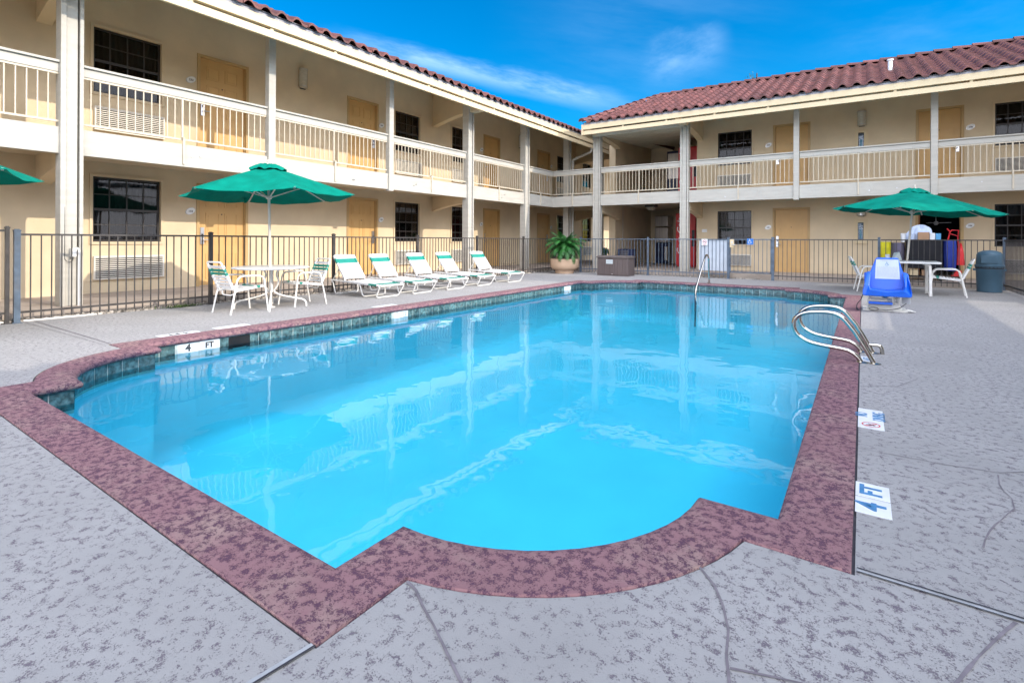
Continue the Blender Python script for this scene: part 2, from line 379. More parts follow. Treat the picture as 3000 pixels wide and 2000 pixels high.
def text_mesh(body, size, tf, m, name='lettering', parent=None, bold=0.0, shear=0.0, depth=0.0008, sx=1.0):
    """flat letters; tf maps (across, up, out) to world"""
    cu = bpy.data.curves.new('letters', 'FONT'); cu.body = body; cu.size = size; cu.align_x = 'CENTER'; cu.align_y = 'CENTER'; cu.extrude = depth; cu.offset = bold; cu.shear = shear; cu.resolution_u = 3
    t = bpy.data.objects.new('letters', cu); col.objects.link(t)
    dg = bpy.context.evaluated_depsgraph_get(); me = bpy.data.meshes.new_from_object(t.evaluated_get(dg))
    bpy.data.objects.remove(t); bpy.data.curves.remove(cu)
    me.name = name
    for v in me.vertices: v.co = tf(v.co.x * sx, v.co.y, v.co.z + depth)
    me.materials.clear(); me.materials.append(m)
    o = bpy.data.objects.new(name, me); col.objects.link(o); put(o, parent); return o

# ---------------------------------------------------------------- pool outline
XL, XR, Y0, Y1, INS, JOG = -6.0, -.262, 1.07, 13.2, 1.16, .30
def outline(d=0.0):
    """pool edge moved outward by d: straight sides, notches and rounded corners, counter-clockwise"""
    r = INS - JOG; q = math.degrees(math.asin(d / (r + d))); P = []; N = 14
    cs = ((XR - INS, Y0 + INS), (XR - INS, Y1 - INS), (XL + INS, Y1 - INS), (XL + INS, Y0 + INS))
    conv = ((((XR - INS + d, Y0 - d)), ((XR + d, Y0 + INS - d))), (((XR + d, Y1 - INS + d)), ((XR - INS + d, Y1 + d))),
            (((XL + INS - d, Y1 + d)), ((XL - d, Y1 - INS + d))), (((XL - d, Y0 + INS - d)), ((XL + INS - d, Y0 - d))))
    for k in range(4):
        a = -90 + 90 * k
        P += [conv[k][0]] + arc(cs[k], r + d, a + q, a + 90 - q, N) + [conv[k][1]]
    return P
OUT = outline()
def offs(P, d): return outline(d)
CW = .235
def filled(loops, z, name, m, kind='structure'):
    bm = bmesh.new(); ed = []
    for lp in loops:
        vs = [bm.verts.new((x, y, z)) for x, y in lp]
        ed += [bm.edges.new((vs[i], vs[(i + 1) % len(vs)])) for i in range(len(vs))]
    bmesh.ops.triangle_fill(bm, edges=ed, use_beauty=True, use_dissolve=False)
    for f in bm.faces:
        if f.normal.z < 0: f.normal_flip()
    me = bpy.data.meshes.new(name); bm.to_mesh(me); bm.free(); me.materials.append(m)
    o = bpy.data.objects.new(name, me); col.objects.link(o)
    if kind: o['kind'] = kind
    return o
DX0, DX1, DY0, DY1 = -8.82, 3.3, -9.0, 15.5
deck = filled([[(DX0, DY0), (DX1, DY0), (DX1, DY1), (DX0, DY1)], offs(OUT, CW + .010)], 0.0, 'pool_deck', DECKM)
ground = filled([[(-400, -400), (400, -400), (400, 400), (-400, 400)], [(DX0 + .3, DY0 + .3), (DX1 - .3, DY0 + .3), (DX1 - .3, DY1 - .3), (DX0 + .3, DY1 - .3)]], -.03, 'ground', GROUND)

def sweep(prof, name, m, closed_prof=False, smooth=True, parent=None):
    """profile of (outward distance, z) swept round the pool outline"""
    V = []; F = []; n = len(OUT); k = len(prof)
    for d, z in prof: V += [(x, y, z) for x, y in offs(OUT, d)]
    for j in range(k - 1):
        for i in range(n): F.append((j * n + i, j * n + (i + 1) % n, (j + 1) * n + (i + 1) % n, (j + 1) * n + i))
    b = MB(); b.add(V, F); return b.build(name, m, parent, smooth, autos=38)
cop = sweep([(.03, -.062), (.008, -.060), (-.006, -.050), (-.012, -.034), (-.008, -.016), (.004, -.004), (.024, .002), (.05, .004), (CW, .004), (CW, -.06)], 'pool_coping', COPE)
cop['kind'] = 'structure'
jt = sweep([(CW - .002, -.008), (CW + .016, -.008)], 'coping_joint', JOINT, smooth=False); jt['kind'] = 'structure'
tb = sweep([(.032, -.058), (.032, -.24)], 'tile_grout_band', GROUT, smooth=False); tb['kind'] = 'structure'
# pool basin
def basin():
    o = offs(OUT, .036); n = len(o); b = MB()
    def fz(y): return -1.22 + .30 * max(0, min(1, (y - 5.5) / 5.0))
    inn = offs(OUT, -.10)
    V = [(x, y, -.225) for x, y in o] + [(x, y, fz(y) + .10) for x, y in o] + [(x, y, fz(y)) for x, y in inn]
    F = []
    for j in range(2):
        for i in range(n): F.append((j * n + i, (j + 1) * n + i, (j + 1) * n + (i + 1) % n, j * n + (i + 1) % n))
    b.add(V, F); ob = b.build('pool_basin', PLASTER, None, True, autos=70, recalc=False); ob['kind'] = 'structure'
    fl = filled([inn], 0, 'pool_floor', PLASTER)
    for v in fl.data.vertices: v.co.z = fz(v.co.y)
    return ob
basin()
water = filled([offs(OUT, .031)], -.165, 'pool_water', WATER)

# waterline tiles, each about 15 cm, one mesh of glazed squares
def perimeter():
    o = offs(OUT, .029); n = len(o); segs = []
    for i in range(n):
        a, b = Vector(o[i]), Vector(o[(i + 1) % n])
        if (b - a).length > 1e-4: segs.append((a, b))
    return segs
def tiles():
    b = MB(); runs = []; cur = []
    for a, c in perimeter():
        if cur and (cur[-1][1] - cur[-1][0]).normalized().dot((c - a).normalized()) < .9: runs.append(cur); cur = []
        cur.append((a, c))
    runs.append(cur)
    for run in runs:
        pts = [run[0][0]] + [q for _, q in run]; L = [0]
        for i in range(1, len(pts)): L.append(L[-1] + (pts[i] - pts[i - 1]).length)
        def at(s):
            for i in range(1, len(pts)):
                if s <= L[i] + 1e-6: return pts[i - 1].lerp(pts[i], (s - L[i - 1]) / max(1e-6, L[i] - L[i - 1]))
            return pts[-1]
        nt = max(1, round(L[-1] / .152)); w = L[-1] / nt
        for k in range(nt):
            p, q = at(k * w + .0035), at((k + 1) * w - .0035)
            if abs(p.x - (XL - .029)) < .02 and abs(q.x - (XL - .029)) < .02:
                if any(y0 < (p.y + q.y) / 2 < y1 for y0, y1 in ((2.50, 2.98), (5.57, 5.90), (11.10, 11.45), (3.05, 3.32))): continue
            b.add([(p.x, p.y, -.215), (q.x, q.y, -.215), (q.x, q.y, -.068), (p.x, p.y, -.068)], [(0, 1, 2, 3)])
    o = b.build('waterline_tiles', TILE, None, recalc=False); o['kind'] = 'structure'
tiles()

# ---------------------------------------------------------------- motel wings
ZF, ZU = .10, 2.64                     # walkway levels
VB, VF = 1.75, 2.56                    # balcony beam plane and eave plane, measured out from the wall
SLOPE, ZE = .40, 4.90                  # roof pitch, eave height
def zroof(v): return ZE + SLOPE * (VF + .06 - v)

class Wing:
    def __init__(s, name, label, tf, base, flip=1):
        s.tf = tf; s.root = thing(name, label, 'building', base); s.flip = flip
    def mb(s): return MB(s.tf)
    def part(s, b, name, m, parent=None, **k): return b.build(name, m, s.root if parent is None else parent, **k)
    def text(s, body, size, u, v, z, m, parent, rot=0.0, **k):
        c, n = math.cos(rot), math.sin(rot)
        def f(x, y, o):
            x, y = x * c - y * n, x * n + y * c
            return s.tf(u + x * s.flip, v + o, z + y)
        return text_mesh(body, size, f, m, 'number', parent, **k)
    # wall with openings
    def wall(s, u0, u1, z0, z1, holes, name='wall', v=0.0, dep=.15, m=None):
        us = sorted({u0, u1, *[h[0] for h in holes], *[h[1] for h in holes]}); zs = sorted({z0, z1, *[h[2] for h in holes], *[h[3] for h in holes]})
        us = [u for u in us if u0 <= u <= u1]; zs = [z for z in zs if z0 <= z <= z1]
        b = s.mb()
        for i in range(len(us) - 1):
            for j in range(len(zs) - 1):
                cu, cz = (us[i] + us[i + 1]) / 2, (zs[j] + zs[j + 1]) / 2
                if any(h[0] < cu < h[1] and h[2] < cz < h[3] for h in holes): continue
                b.add([(us[i], v, zs[j]), (us[i + 1], v, zs[j]), (us[i + 1], v, zs[j + 1]), (us[i], v, zs[j + 1])], [(0, 1, 2, 3)])
        for a, c, e, g in holes:
            b.add([(a, v, e), (c, v, e), (c, v, g), (a, v, g), (a, v - dep, e), (c, v - dep, e), (c, v - dep, g), (a, v - dep, g)],
                  [(0, 1, 5, 4), (1, 2, 6, 5), (2, 3, 7, 6), (3, 0, 4, 7)])
        # end walls and back wall
        dd = -5.6
        b.add([(u0, v, z0), (u0, dd, z0), (u0, dd, z1), (u0, v, z1), (u1, v, z0), (u1, dd, z0), (u1, dd, z1), (u1, v, z1)], [(0, 1, 2, 3), (4, 5, 6, 7), (1, 5, 6, 2)])
        return s.part(b, name, m or WALL, recalc=False)
    def window(s, u0, u1, z0, z1, lit=True, curtain=True, rows=4, cols=4):
        b = s.mb(); t, p = .045, .028
        b.box(u0 - t, u1 + t, 0.001, p, z1, z1 + t); b.box(u0 - t, u1 + t, 0.001, p, z0 - t, z0)
        b.box(u0 - t, u0, .001, p, z0, z1); b.box(u1, u1 + t, .001, p, z0, z1)
        fr = s.part(b, 'window', WALL)
        b = s.mb(); g0, g1 = -.085, -.055; f = .035
        b.box(u0, u0 + f, g0 - .01, g1 + .01, z0, z1); b.box(u1 - f, u1, g0 - .01, g1 + .01, z0, z1)
        b.box(u0 + f, u1 - f, g0 - .01, g1 + .01, z0, z0 + f); b.box(u0 + f, u1 - f, g0 - .01, g1 + .01, z1 - f, z1)
        zm = (z0 + z1) / 2; b.box(u0 + f, u1 - f, g0 - .012, g1 + .012, zm - .022, zm + .022)
        for i in range(1, cols):
            c = u0 + (u1 - u0) * i / cols; b.box(c - .009, c + .009, g0, g1, z0 + f, zm - .022); b.box(c - .009, c + .009, g0, g1, zm + .022, z1 - f)
        for zc in ((z0 + f + zm) / 2, (zm + z1 - f) / 2): b.box(u0 + f, u1 - f, g0 + .002, g1 - .002, zc - .009, zc + .009)
        s.part(b, 'sash', BRONZE, fr)
        b = s.mb(); b.box(u0 + .01, u1 - .01, -.073, -.067, z0 + .01, z1 - .01); s.part(b, 'pane', GLASS, fr)
        b = s.mb(); n = 60; V = []
        for i in range(n + 1):
            x = u0 + (u1 - u0) * i / n; w = -.20 + .022 * math.sin(i * 1.25) + .012 * math.sin(i * .61 + 1)
            V += [(x, w, z0), (x, w, z1)]
        b.add(V, [(2 * i, 2 * i + 2, 2 * i + 3, 2 * i + 1) for i in range(n)])
        b.box(u0 - .02, u1 + .02, -.32, -.30, z0 - .02, z1 + .02)
        s.part(b, 'curtain', CURT, fr, smooth=True)
        return (u0, u1, z0, z1)
    def door(s, u0, u1, z0, hinge=1, number=None, nside=-1, lockside=None, open_=False, depth=.06):
        """u0..u1 is the outside of the frame; lock on lockside (-1: low u)"""
        z1 = z0 + 2.085; f = .055
        b = s.mb(); p = .022
        b.box(u0, u0 + f, -.14, p, z0, z1); b.box(u1 - f, u1, -.14, p, z0, z1); b.box(u0 + f, u1 - f, -.14, p, z1 - f, z1)
        b.box(u0 + f, u0 + f + .014, -.14, -.02, z0, z1 - f); b.box(u1 - f - .014, u1 - f, -.14, -.02, z0, z1 - f)
        a, c = u0 + f + .014, u1 - f - .014; top = z1 - f
        if open_: fr = s.part(b, 'door_frame', DFRAME); return (u0, u1, z0, z1)
        d = s.mb(); y = -depth; d.box(a, c, y - .04, y, z0 + .015, top)
        W = c - a; cols = ((a + W * .15, a + W * .44), (a + W * .56, a + W * .85)); H = top - z0
        for pa, pb in cols:
            for qa, qb in ((.07, .33), (.42, .74), (.80, .93)):
                e0, e1 = z0 + H * qa, z0 + H * qb; w = .016
                for bx in ((pa, pb, e0, e0 + w), (pa, pb, e1 - w, e1), (pa, pa + w, e0 + w, e1 - w), (pb - w, pb, e0 + w, e1 - w)): d.box(bx[0], bx[1], y - .002, y + .010, bx[2], bx[3])
                d.box(pa + .045, pb - .045, y - .002, y + .007, e0 + .045, e1 - .045)
        dr = s.part(d, 'door', DOOR)
        put(s.part(b, 'door_frame', DFRAME, dr), dr)
        b = s.mb(); b.box(a, c, y - .05, y + .006, z0 + .002, z0 + .02); s.part(b, 'threshold', LOCK, dr)
        ls = (lockside if lockside is not None else -hinge); lu = (a + .06) if ls < 0 else (c - .06)
        b = s.mb(); b.box(lu - .035, lu + .035, y, y + .03, z0 + .86, z0 + 1.20)
        q = 1 if ls < 0 else -1
        b.tube([s_ for s_ in ((lu, y + .03, z0 + .95), (lu, y + .075, z0 + .95), (lu + q * .10, y + .08, z0 + .95))], .012, 8)
        b.lathe([(.03, 0), (.03, .012)], 14, (lu, y + .03, z0 + .95)) if False else None
        lk = s.part(b, 'lock', LOCK, dr)
        b = s.mb(); b.box(lu - .018, lu + .018, y + .03, y + .033, z0 + 1.03, z0 + 1.07); mc = (a + c) / 2
        b.box(mc - .010, mc + .010, y, y + .010, z0 + 1.47, z0 + 1.49); s.part(b, 'peephole', INK, dr)
        if number:
            nu = (u0 - .115) if nside < 0 else (u1 + .115); s.plaque(nu, z0 + 1.52, number)
        return (u0, u1, z0, z1)
    def plaque(s, u, z, number):
        b = s.mb(); n = 28; ro = R(28); V = []
        for k in range(n):
            t = 2 * math.pi * k / n; x, y = .088 * math.cos(t), .058 * math.sin(t); V.append((u + s.flip * (x * math.cos(ro) - y * math.sin(ro)), z + x * math.sin(ro) + y * math.cos(ro)))
        b.prism(V, .002, .018, 'y'); b.cur = 1
        V2 = [(u + (p - u) * 1.09, z + (q - z) * 1.09) for p, q in V]; b.prism(V2, .001, .010, 'y')
        pl = s.part(b, 'room_number_plaque', [PLAQ, LOCK])
        s.text(number, .056, u, .0185, z - .005, INK, pl, bold=.0012)
    def grille(s, u0, u1, z0, z1):
        b = s.mb(); p = .065; f = .02
        b.box(u0, u1, .0005, p, z0, z0 + f); b.box(u0, u1, .0005, p, z1 - f, z1); b.box(u0, u0 + f, .0005, p, z0 + f, z1 - f); b.box(u1 - f, u1, .0005, p, z0 + f, z1 - f)
        n = 11; h = (z1 - z0 - 2 * f) / n
        for i in range(n):
            z = z0 + f + h * (i + .5)
            b.box(u0 + f, u1 - f, p - .030, p - .004, z - h * .02, z + h * .40)
        g = s.part(b, 'air_conditioner_grille', GRILLE)
        b = s.mb(); b.box(u0 + f, u1 - f, .002, .012, z0 + f, z1 - f); s.part(b, 'grille_backing', DARK, g)
    def lamp(s, u, z0, z1):
        b = s.mb(); b.box(u - .07, u + .07, .001, .03, z0, z1); l = s.part(b, 'wall_lamp', BRONZE)
        b = s.mb(); n = 12; V = []
        for zz in (z0 + .02, z1 - .02):
            for k in range(n + 1): V.append((u + .105 * math.cos(math.pi * k / n), .03 + .10 * math.sin(math.pi * k / n), zz))
        m = n + 1; b.add(V, [(k, k + 1, m + k + 1, m + k) for k in range(n)] + [tuple(range(m)), tuple(range(m, 2 * m))]); s.part(b, 'lamp_shade', LAMPG, l, smooth=True)
        b = s.mb()
        for zz in (z0 + .05, z1 - .07):
            V = []
            for e in (zz, zz + .02):
                for k in range(n + 1): V.append((u + .111 * math.cos(math.pi * k / n), .03 + .106 * math.sin(math.pi * k / n), e))
            b.add(V, [(k, k + 1, m + k + 1, m + k) for k in range(n)])
        s.part(b, 'lamp_band', LOCK, l)
    def post(s, u, z0, z1, full=True, side=1):
        b = s.mb()
        if full:
            v0, v1 = VB - .16, VB + .06
            b.box(u - .065, u + .065, v0 + .01, v1 - .025, z0, z1)
            b.box(u - .13, u - .066, v0, v1, z0, z1); b.box(u + .085, u + .13, v0, v1, z0, z1)
            b.box(u + .065, u + .085, v0 + .03, v1 - .10, z0, z1)
        else:
            b.box(u - .07, u + .07, VB - .09, VB + .045, z0, z1)
        return s.part(b, 'post', TRIM, bevel=.006)
    def bay(s, u0, u1, dz=0.0, support=True, beam=True):
        """one railing bay with the deep balcony board under it"""
        if beam:
            b = s.mb(); b.box(u0, u1, VB - .09, VB, 2.26, 2.63); b.cur = 1
            rng = random.Random(int(u0 * 100))
            for k in range(2):
                x = u0 + (u1 - u0) * rng.uniform(.2, .8); z = 2.44 + rng.uniform(-.06, .06); b.prism([(x + .014 * math.cos(a), z + .014 * math.sin(a)) for a in [i * .785 for i in range(8)]], VB, VB + .012, 'y')
            s.part(b, 'balcony_beam', [TRIM, LOCK])
        b = s.mb(); b.box(u0, u1, VB - .075, VB - .02, 3.405, 3.53); b.box(u0, u1, VB - .105, VB + .015, 3.533, 3.567); r = s.part(b, 'railing', TRIM, bevel=.004)
        b = s.mb(); v = VB - .047
        b.box(u0, u1, v - .016, v + .016, 3.375, 3.403); b.box(u0, u1, v - .016, v + .016, 2.70, 2.728)
        n = round((u1 - u0) / .112)
        for i in range(1, n):
            x = u0 + (u1 - u0) * i / n
            if support and abs(i - n // 2) < 1: b.box(x - .014, x + .014, v - .014, v + .014, 2.728, 3.375)
            else: b.box(x - .007, x + .007, v - .007, v + .007, 2.728, 3.375)
        if support:
            x = u0 + (u1 - u0) * (n // 2) / n; b.box(x - .016, x + .016, VB + .001, VB + .028, 2.30, 2.72); b.box(x - .014, x + .014, v + .014, VB + .028, 2.722, 2.745)
        s.part(b, 'balusters', RAILP, r)
    def rib(s, u, zt, zs, rise, vend=VB - .1, w=.10, top_follow=False, skew=0.0):
        """arched fin from the wall to the post"""
        b = s.mb(); P = []
        n = 12
        for i in range(n + 1):
            t = i / n; P.append((t * vend, zs + rise * math.sin(t * math.pi / 2) ** .8 if t > 0 else zs))
        if top_follow: P += [(vend + .0, zs + rise), (VF - .05, zs + rise + .0), (VF - .05, zroof(VF) - .10), (vend, zroof(vend) - .12), (0.0, zroof(0) - .12)]
        else: P += [(vend, zt), (0, zt)]
        P = [(v, z) for v, z in P]
        n = len(P); V = [(u - w + skew * min(1, a / vend), a, z) for a, z in P] + [(u + w + skew * min(1, a / vend), a, z) for a, z in P]
        b.add(V, [tuple(range(n))[::-1], tuple(range(n, 2 * n))] + [(i, (i + 1) % n, n + (i + 1) % n, n + i) for i in range(n)])
        s.part(b, 'arch_brace', WALL)
    def eave(s, u0, u1):
        b = s.mb(); b.box(u0, u1, VF - .05, VF, 4.575, 4.700); b.box(u0, u1, VF - .045, VF + .03, 4.745, ZE - .005)
        n = max(2, int((u1 - u0) / 1.3))
        for i in range(n + 1):
            x = u0 + (u1 - u0) * i / n; b.box(x - .03 if i else u0, x + .03 if i < n else u1, VF - .04, VF - .006, 4.700, 4.745)
        s.part(b, 'fascia', FASCIA)
        b = s.mb(); b.box(u0 + .02, u1 - .02, VF - .03, VF + .012, ZE - .004, ZE + .075); s.part(b, 'eave_closure', MORTAR)
    def slabs(s, u0, u1, soffit=True):
        b = s.mb(); b.box(u0, u1, .001, VB - .092, 2.40, ZU); s.part(b, 'balcony_floor', CEIL)
        if soffit:
            b = s.mb(); a, c = (0.0, zroof(0) - .10), (VF - .06, zroof(VF - .06) - .10)
            b.add([(u0, a[0], a[1]), (u1, a[0], a[1]), (u1, c[0], c[1]), (u0, c[0], c[1]), (u0, a[0], a[1] + .03), (u1, a[0], a[1] + .03), (u1, c[0], c[1] + .03), (u0, c[0], c[1] + .03)],
                  [(0, 1, 2, 3), (4, 5, 6, 7), (0, 1, 5, 4), (2, 3, 7, 6), (0, 3, 7, 4), (1, 2, 6, 5)]); s.part(b, 'soffit', CEIL)
    def tiles(s, u0f, u1f, vr, name='roof', tw=.30, crs=.345, back=True):
        """barrel tiles from the eave up to the ridge at v = vr; u0f(v), u1f(v) bound the slope"""
        b = s.mb(); ve = VF + .10; run = ve - vr; nc = math.ceil(run / crs); c = run / nc
        prof = []
        for k in range(9):
            t = k / 8
            if t < .62: prof.append((t, .078 * math.sin(math.pi * t / .62) ** .8))
            else: prof.append((t, -.012 * math.sin(math.pi * (t - .62) / .38)))
        U0 = min(u0f(ve), u0f(vr)); U1 = max(u1f(ve), u1f(vr)); n = int((U1 - U0) / tw) + 1
        def sz(v): return ZE + .045 + SLOPE * (ve - v)
        rng = random.Random(3)
        for j in range(nc):
            vb, vt = ve - c * j, ve - c * (j + 1)
            for i in range(n):
                ua = U0 + i * tw; um = ua + tw / 2
                if um < u0f((vb + vt) / 2) or um > u1f((vb + vt) / 2): continue
                dv = rng.uniform(-.012, .012); dz = rng.uniform(-.004, .004); V = []
                for (v, lift) in ((vb + dv, .0), (vb + dv, .042), (vt - .05, .008)):
                    for t, h in prof: V.append((ua + t * tw, v, sz(v) + h + lift + dz))
                m = len(prof)
                b.add(V, [(r * m + k, r * m + k + 1, (r + 1) * m + k + 1, (r + 1) * m + k) for r in range(2) for k in range(m - 1)])
        # under-sheet and back slope
        def q(u, v): return (u, v, sz(v) - .015)
        zr = sz(vr); vback = vr - run
        b.add([q(u0f(ve), ve - .06), q(u1f(ve), ve - .06), (u1f(vr), vr, zr - .01), (u0f(vr), vr, zr - .01), (u1f(vr), vback, ZE), (u0f(vr), vback, ZE)], [(0, 1, 2, 3), (3, 2, 4, 5)])
        b.add([q(u0f(ve), ve - .06), (u0f(vr), vr, zr - .01), (u0f(vr), vback, ZE)], [(0, 1, 2)]); b.add([q(u1f(ve), ve - .06), (u1f(vr), vr, zr - .01), (u1f(vr), vback, ZE)], [(0, 1, 2)])
        rf = s.part(b, name, ROOFT, recalc=False)
        for p in rf.data.polygons: p.use_smooth = True
        rf.data.set_sharp_from_angle(angle=R(50))
        b = s.mb(); L = u1f(vr) - u0f(vr); k = int(L / .42)
        def cap(A, B):
            A, B = Vector(A), Vector(B); d = (B - A).normalized(); A = A - d * .03; sd_ = d.cross(Vector((0, 0, 1))).normalized(); up = sd_.cross(d).normalized(); V = []; m = 9
            for P_, r_, h_ in ((A, .135, .03), (B, .115, 0)):
                for i in range(m):
                    t = math.pi * i / (m - 1); V.append(tuple(P_ + sd_ * (r_ * math.cos(t)) + up * (r_ * .75 * math.sin(t) + h_)))
            b.add(V, [(i, i + 1, m + i + 1, m + i) for i in range(m - 1)] + [tuple(range(m))])
        for i in range(k): cap((u0f(vr) + L * i / k, vr, zr + .02), (u0f(vr) + L * (i + 1) / k, vr, zr + .02))
        for uf in ((u0f,) if u0f(ve) != u0f(vr) else ()) + ((u1f,) if u1f(ve) != u1f(vr) else ()):
            A, B = Vector((uf(ve - .02), ve - .02, sz(ve) + .05)), Vector((uf(vr), vr, zr + .03)); m = int((B - A).length / .40)
            for i in range(m): cap(tuple(A.lerp(B, i / m)), tuple(A.lerp(B, (i + 1) / m)))
        s.part(b, 'ridge_caps', ROOFT, rf, recalc=False)
        return rf

# ---- west wing: long facade on the left
XW = -11.1
ww = Wing('motel_building', 'cream two storey motel wing on the left, sunlit, with balcony and tiled eave', lambda u, v, z: (XW + v, u, z), (XW, 2.5, 0))
H = []
WW0, WW1 = -12.0, 30.0
lay_win = [(.72, 1.78), (3.29, 4.345), (10.29, 11.295), (12.755, 13.80), (19.74, 20.78), (22.2, 23.15)]
lay_door = [(4.985, 6.03, '32', -1, -1), (8.64, 9.675, '30', 1, 1), (14.46, 15.46, '28', -1, -1), (18.10, 19.14, '26', 1, 1), (-.95, .08, '34', 1, 1)]
for lev, dz in ((0, 0), (1, 2.62)):
    for a, c in lay_win: H.append((a, c, 1.0 + dz, 2.145 + dz))
    for a, c, *_ in lay_door: H.append((a, c, .09 + dz, 2.175 + dz))
ww.wall(WW0, WW1, 0.0, zroof(0) - .06, H)
for lev, dz in ((0, 0), (1, 2.62)):
    for a, c in lay_win:
        ww.window(a, c, 1.0 + dz, 2.145 + dz); ww.grille(a + .01, c + .04, .335 + dz, .75 + dz)
    for a, c, num, ns, ls in lay_door: ww.door(a, c, .09 + dz, number=('2' if lev else '1') + num, nside=ns, lockside=ls)
ww.lamp(7.34, 4.64, 5.15); ww.lamp(16.8, 4.64, 5.15)
PW = [2.52 + 3.005 * k for k in range(-4, 8)]
for k, u in zip(range(-4, 8), PW):
    full = k % 3 == 0 or k in (4, 5, 7)
    ww.post(u, ZF if full else 2.22, zroof(VB) - .13, full)
    if k % 3 == 0 and k != 6: sk_ = -.40 if k == 3 else -.10; ww.rib(u + .02 - sk_, 2.40, 1.94, .17, skew=sk_); ww.rib(u + .02 - sk_, 5, 4.57, .14, top_follow=True, skew=sk_)
ww.rib(21.6, 2.40, 1.94, .2); ww.rib(21.6, 5, 4.57, .14, top_follow=True)
for k in range(len(PW) - 1):
    fa = .125 if ((k - 4) % 3 == 0 or (k - 4) in (4, 5, 7)) else .072; fb = .125 if ((k - 3) % 3 == 0 or (k - 3) in (4, 5, 7)) else .072
    if PW[k] + fa > 14.6: break
    ww.bay(PW[k] + fa + .004, PW[k + 1] - fb - .004)
YB = 16.45                                                # balcony line of the north wing
ww.bay(PW[8] + .13, YB - .045)
ww.slabs(WW0, WW1); ww.eave(WW0, WW1)
ww.tiles(lambda v: WW0, lambda v: WW1, -1.4)
# downspout on the corner post, conduit with box on the near post
b = ww.mb(); b.tube(round_path([(17.95, VF - .06, 4.58), (17.95, VF - .06, 4.44), (17.72, VB + .10, 4.16), (17.72, VB + .10, .12)], .06), .045, 8); ww.part(b, 'downspout', TRIM, smooth=True)
b = ww.mb(); b.box(2.50, 2.56, VB + .04, VB + .11, .80, .92); b.tube(round_path([(2.60, VB + .07, .10), (2.60, VB + .07, .90), (2.56, VB + .07, .92)], .03), .018, 8); cbx = ww.part(b, 'conduit_box', PVC)
b = ww.mb(); b.tube(round_path([(2.53, VB + .065, .80), (2.53, VB + .065, .72), (2.44, VB + .065, .74), (2.44, VB + .045, 2.6)], .05), .004, 5); ww.part(b, 'cable', CABLE, cbx)

# ---- north wing: facade across the far end
YW = 18.1
nw = Wing('motel_building', 'shaded cream motel wing at the far end, with drinks alcove and red tiled roof', lambda u, v, z: (u, YW - v, z), (-2, YW, 0))
AL0, AL1 = -7.66, -4.70                                   # alcove for the drinks machines
NX1 = 9.0
H = []
n_win = [(-4.02, -2.975), (2.82, 3.87)]; n_door = [(-2.36, -1.335, '04'), (1.2, 2.215, '06'), (4.6, 5.6, '08')]
for dz in (0, 2.61):
    for a, c in n_win: H.append((a, c, .95 + dz, 2.05 + dz))
    for a, c, _ in n_door: H.append((a, c, .02 + dz, 2.105 + dz))
    H.append((-.125, .015, 1.10 + dz, 1.62 + dz))
nw.wall(AL1, NX1, -.05, zroof(0) - .06, H)
for lev, dz in ((0, 0), (1, 2.61)):
    for a, c in n_win:
        nw.window(a, c, .95 + dz, 2.05 + dz); nw.grille(a + .0, c + .0, .26 + dz, .63 + dz)
    for i, (a, c, num) in enumerate(n_door):
        op = lev == 0 and i == 1
        nw.door(a, c, .02 + dz, number=None, lockside=-1 if i == 0 else 1, open_=op)
        nw.plaque(a - .13 if i == 0 else c + .13, 1.50 + dz, ('2' if lev else '1') + num)
    nw.lamp(-.04, 1.79 + dz, 2.27 + dz)
    b = nw.mb(); z = dz
    for bx in ((-.205, -.125, 1.0, 1.71), (.015, .12, 1.0, 1.71), (-.125, .015, 1.0, 1.10), (-.125, .015, 1.62, 1.71)): b.box(bx[0], bx[1], .001, .035, bx[2] + z, bx[3] + z)
    cab = nw.part(b, 'extinguisher_cabinet', FASCIA)
    b = nw.mb(); b.box(-.125, .015, -.14, -.12, 1.10 + z, 1.62 + z); nw.part(b, 'cabinet_back', PALEBACK, cab)
    b = nw.mb(); b.lathe([(.001, 1.13), (.05, 1.135), (.055, 1.2), (.055, 1.40), (.04, 1.45), (.016, 1.47), (.016, 1.5), (.001, 1.505)], 16, (-.055, -.06, z))
    b.cur = 1; b.beam((-.10, -.05, 1.50 + z), (0.0, -.05, 1.53 + z), .02, .02); b.beam((-.04, -.05, 1.47 + z), (.005, -.05, 1.42 + z), .018, .018)
    nw.part(b, 'fire_extinguisher', [EXTB, SIGNW], cab, smooth=True)
    b = nw.mb(); b.box(-.115, .005, -.012, -.008, 1.11 + z, 1.61 + z); nw.part(b, 'cabinet_pane', ACRYL, cab)
# dark room behind the open door, the inward-swung door
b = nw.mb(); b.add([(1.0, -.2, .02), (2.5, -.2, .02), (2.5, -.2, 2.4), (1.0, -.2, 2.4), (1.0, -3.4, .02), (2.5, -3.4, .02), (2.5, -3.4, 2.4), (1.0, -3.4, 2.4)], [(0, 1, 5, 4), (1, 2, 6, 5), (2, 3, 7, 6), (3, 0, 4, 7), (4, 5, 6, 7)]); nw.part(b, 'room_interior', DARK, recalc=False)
b = nw.mb(); b.box(1.265, 1.305, -.95, -.06, .03, 2.05); dd = nw.part(b, 'door', WOODI)
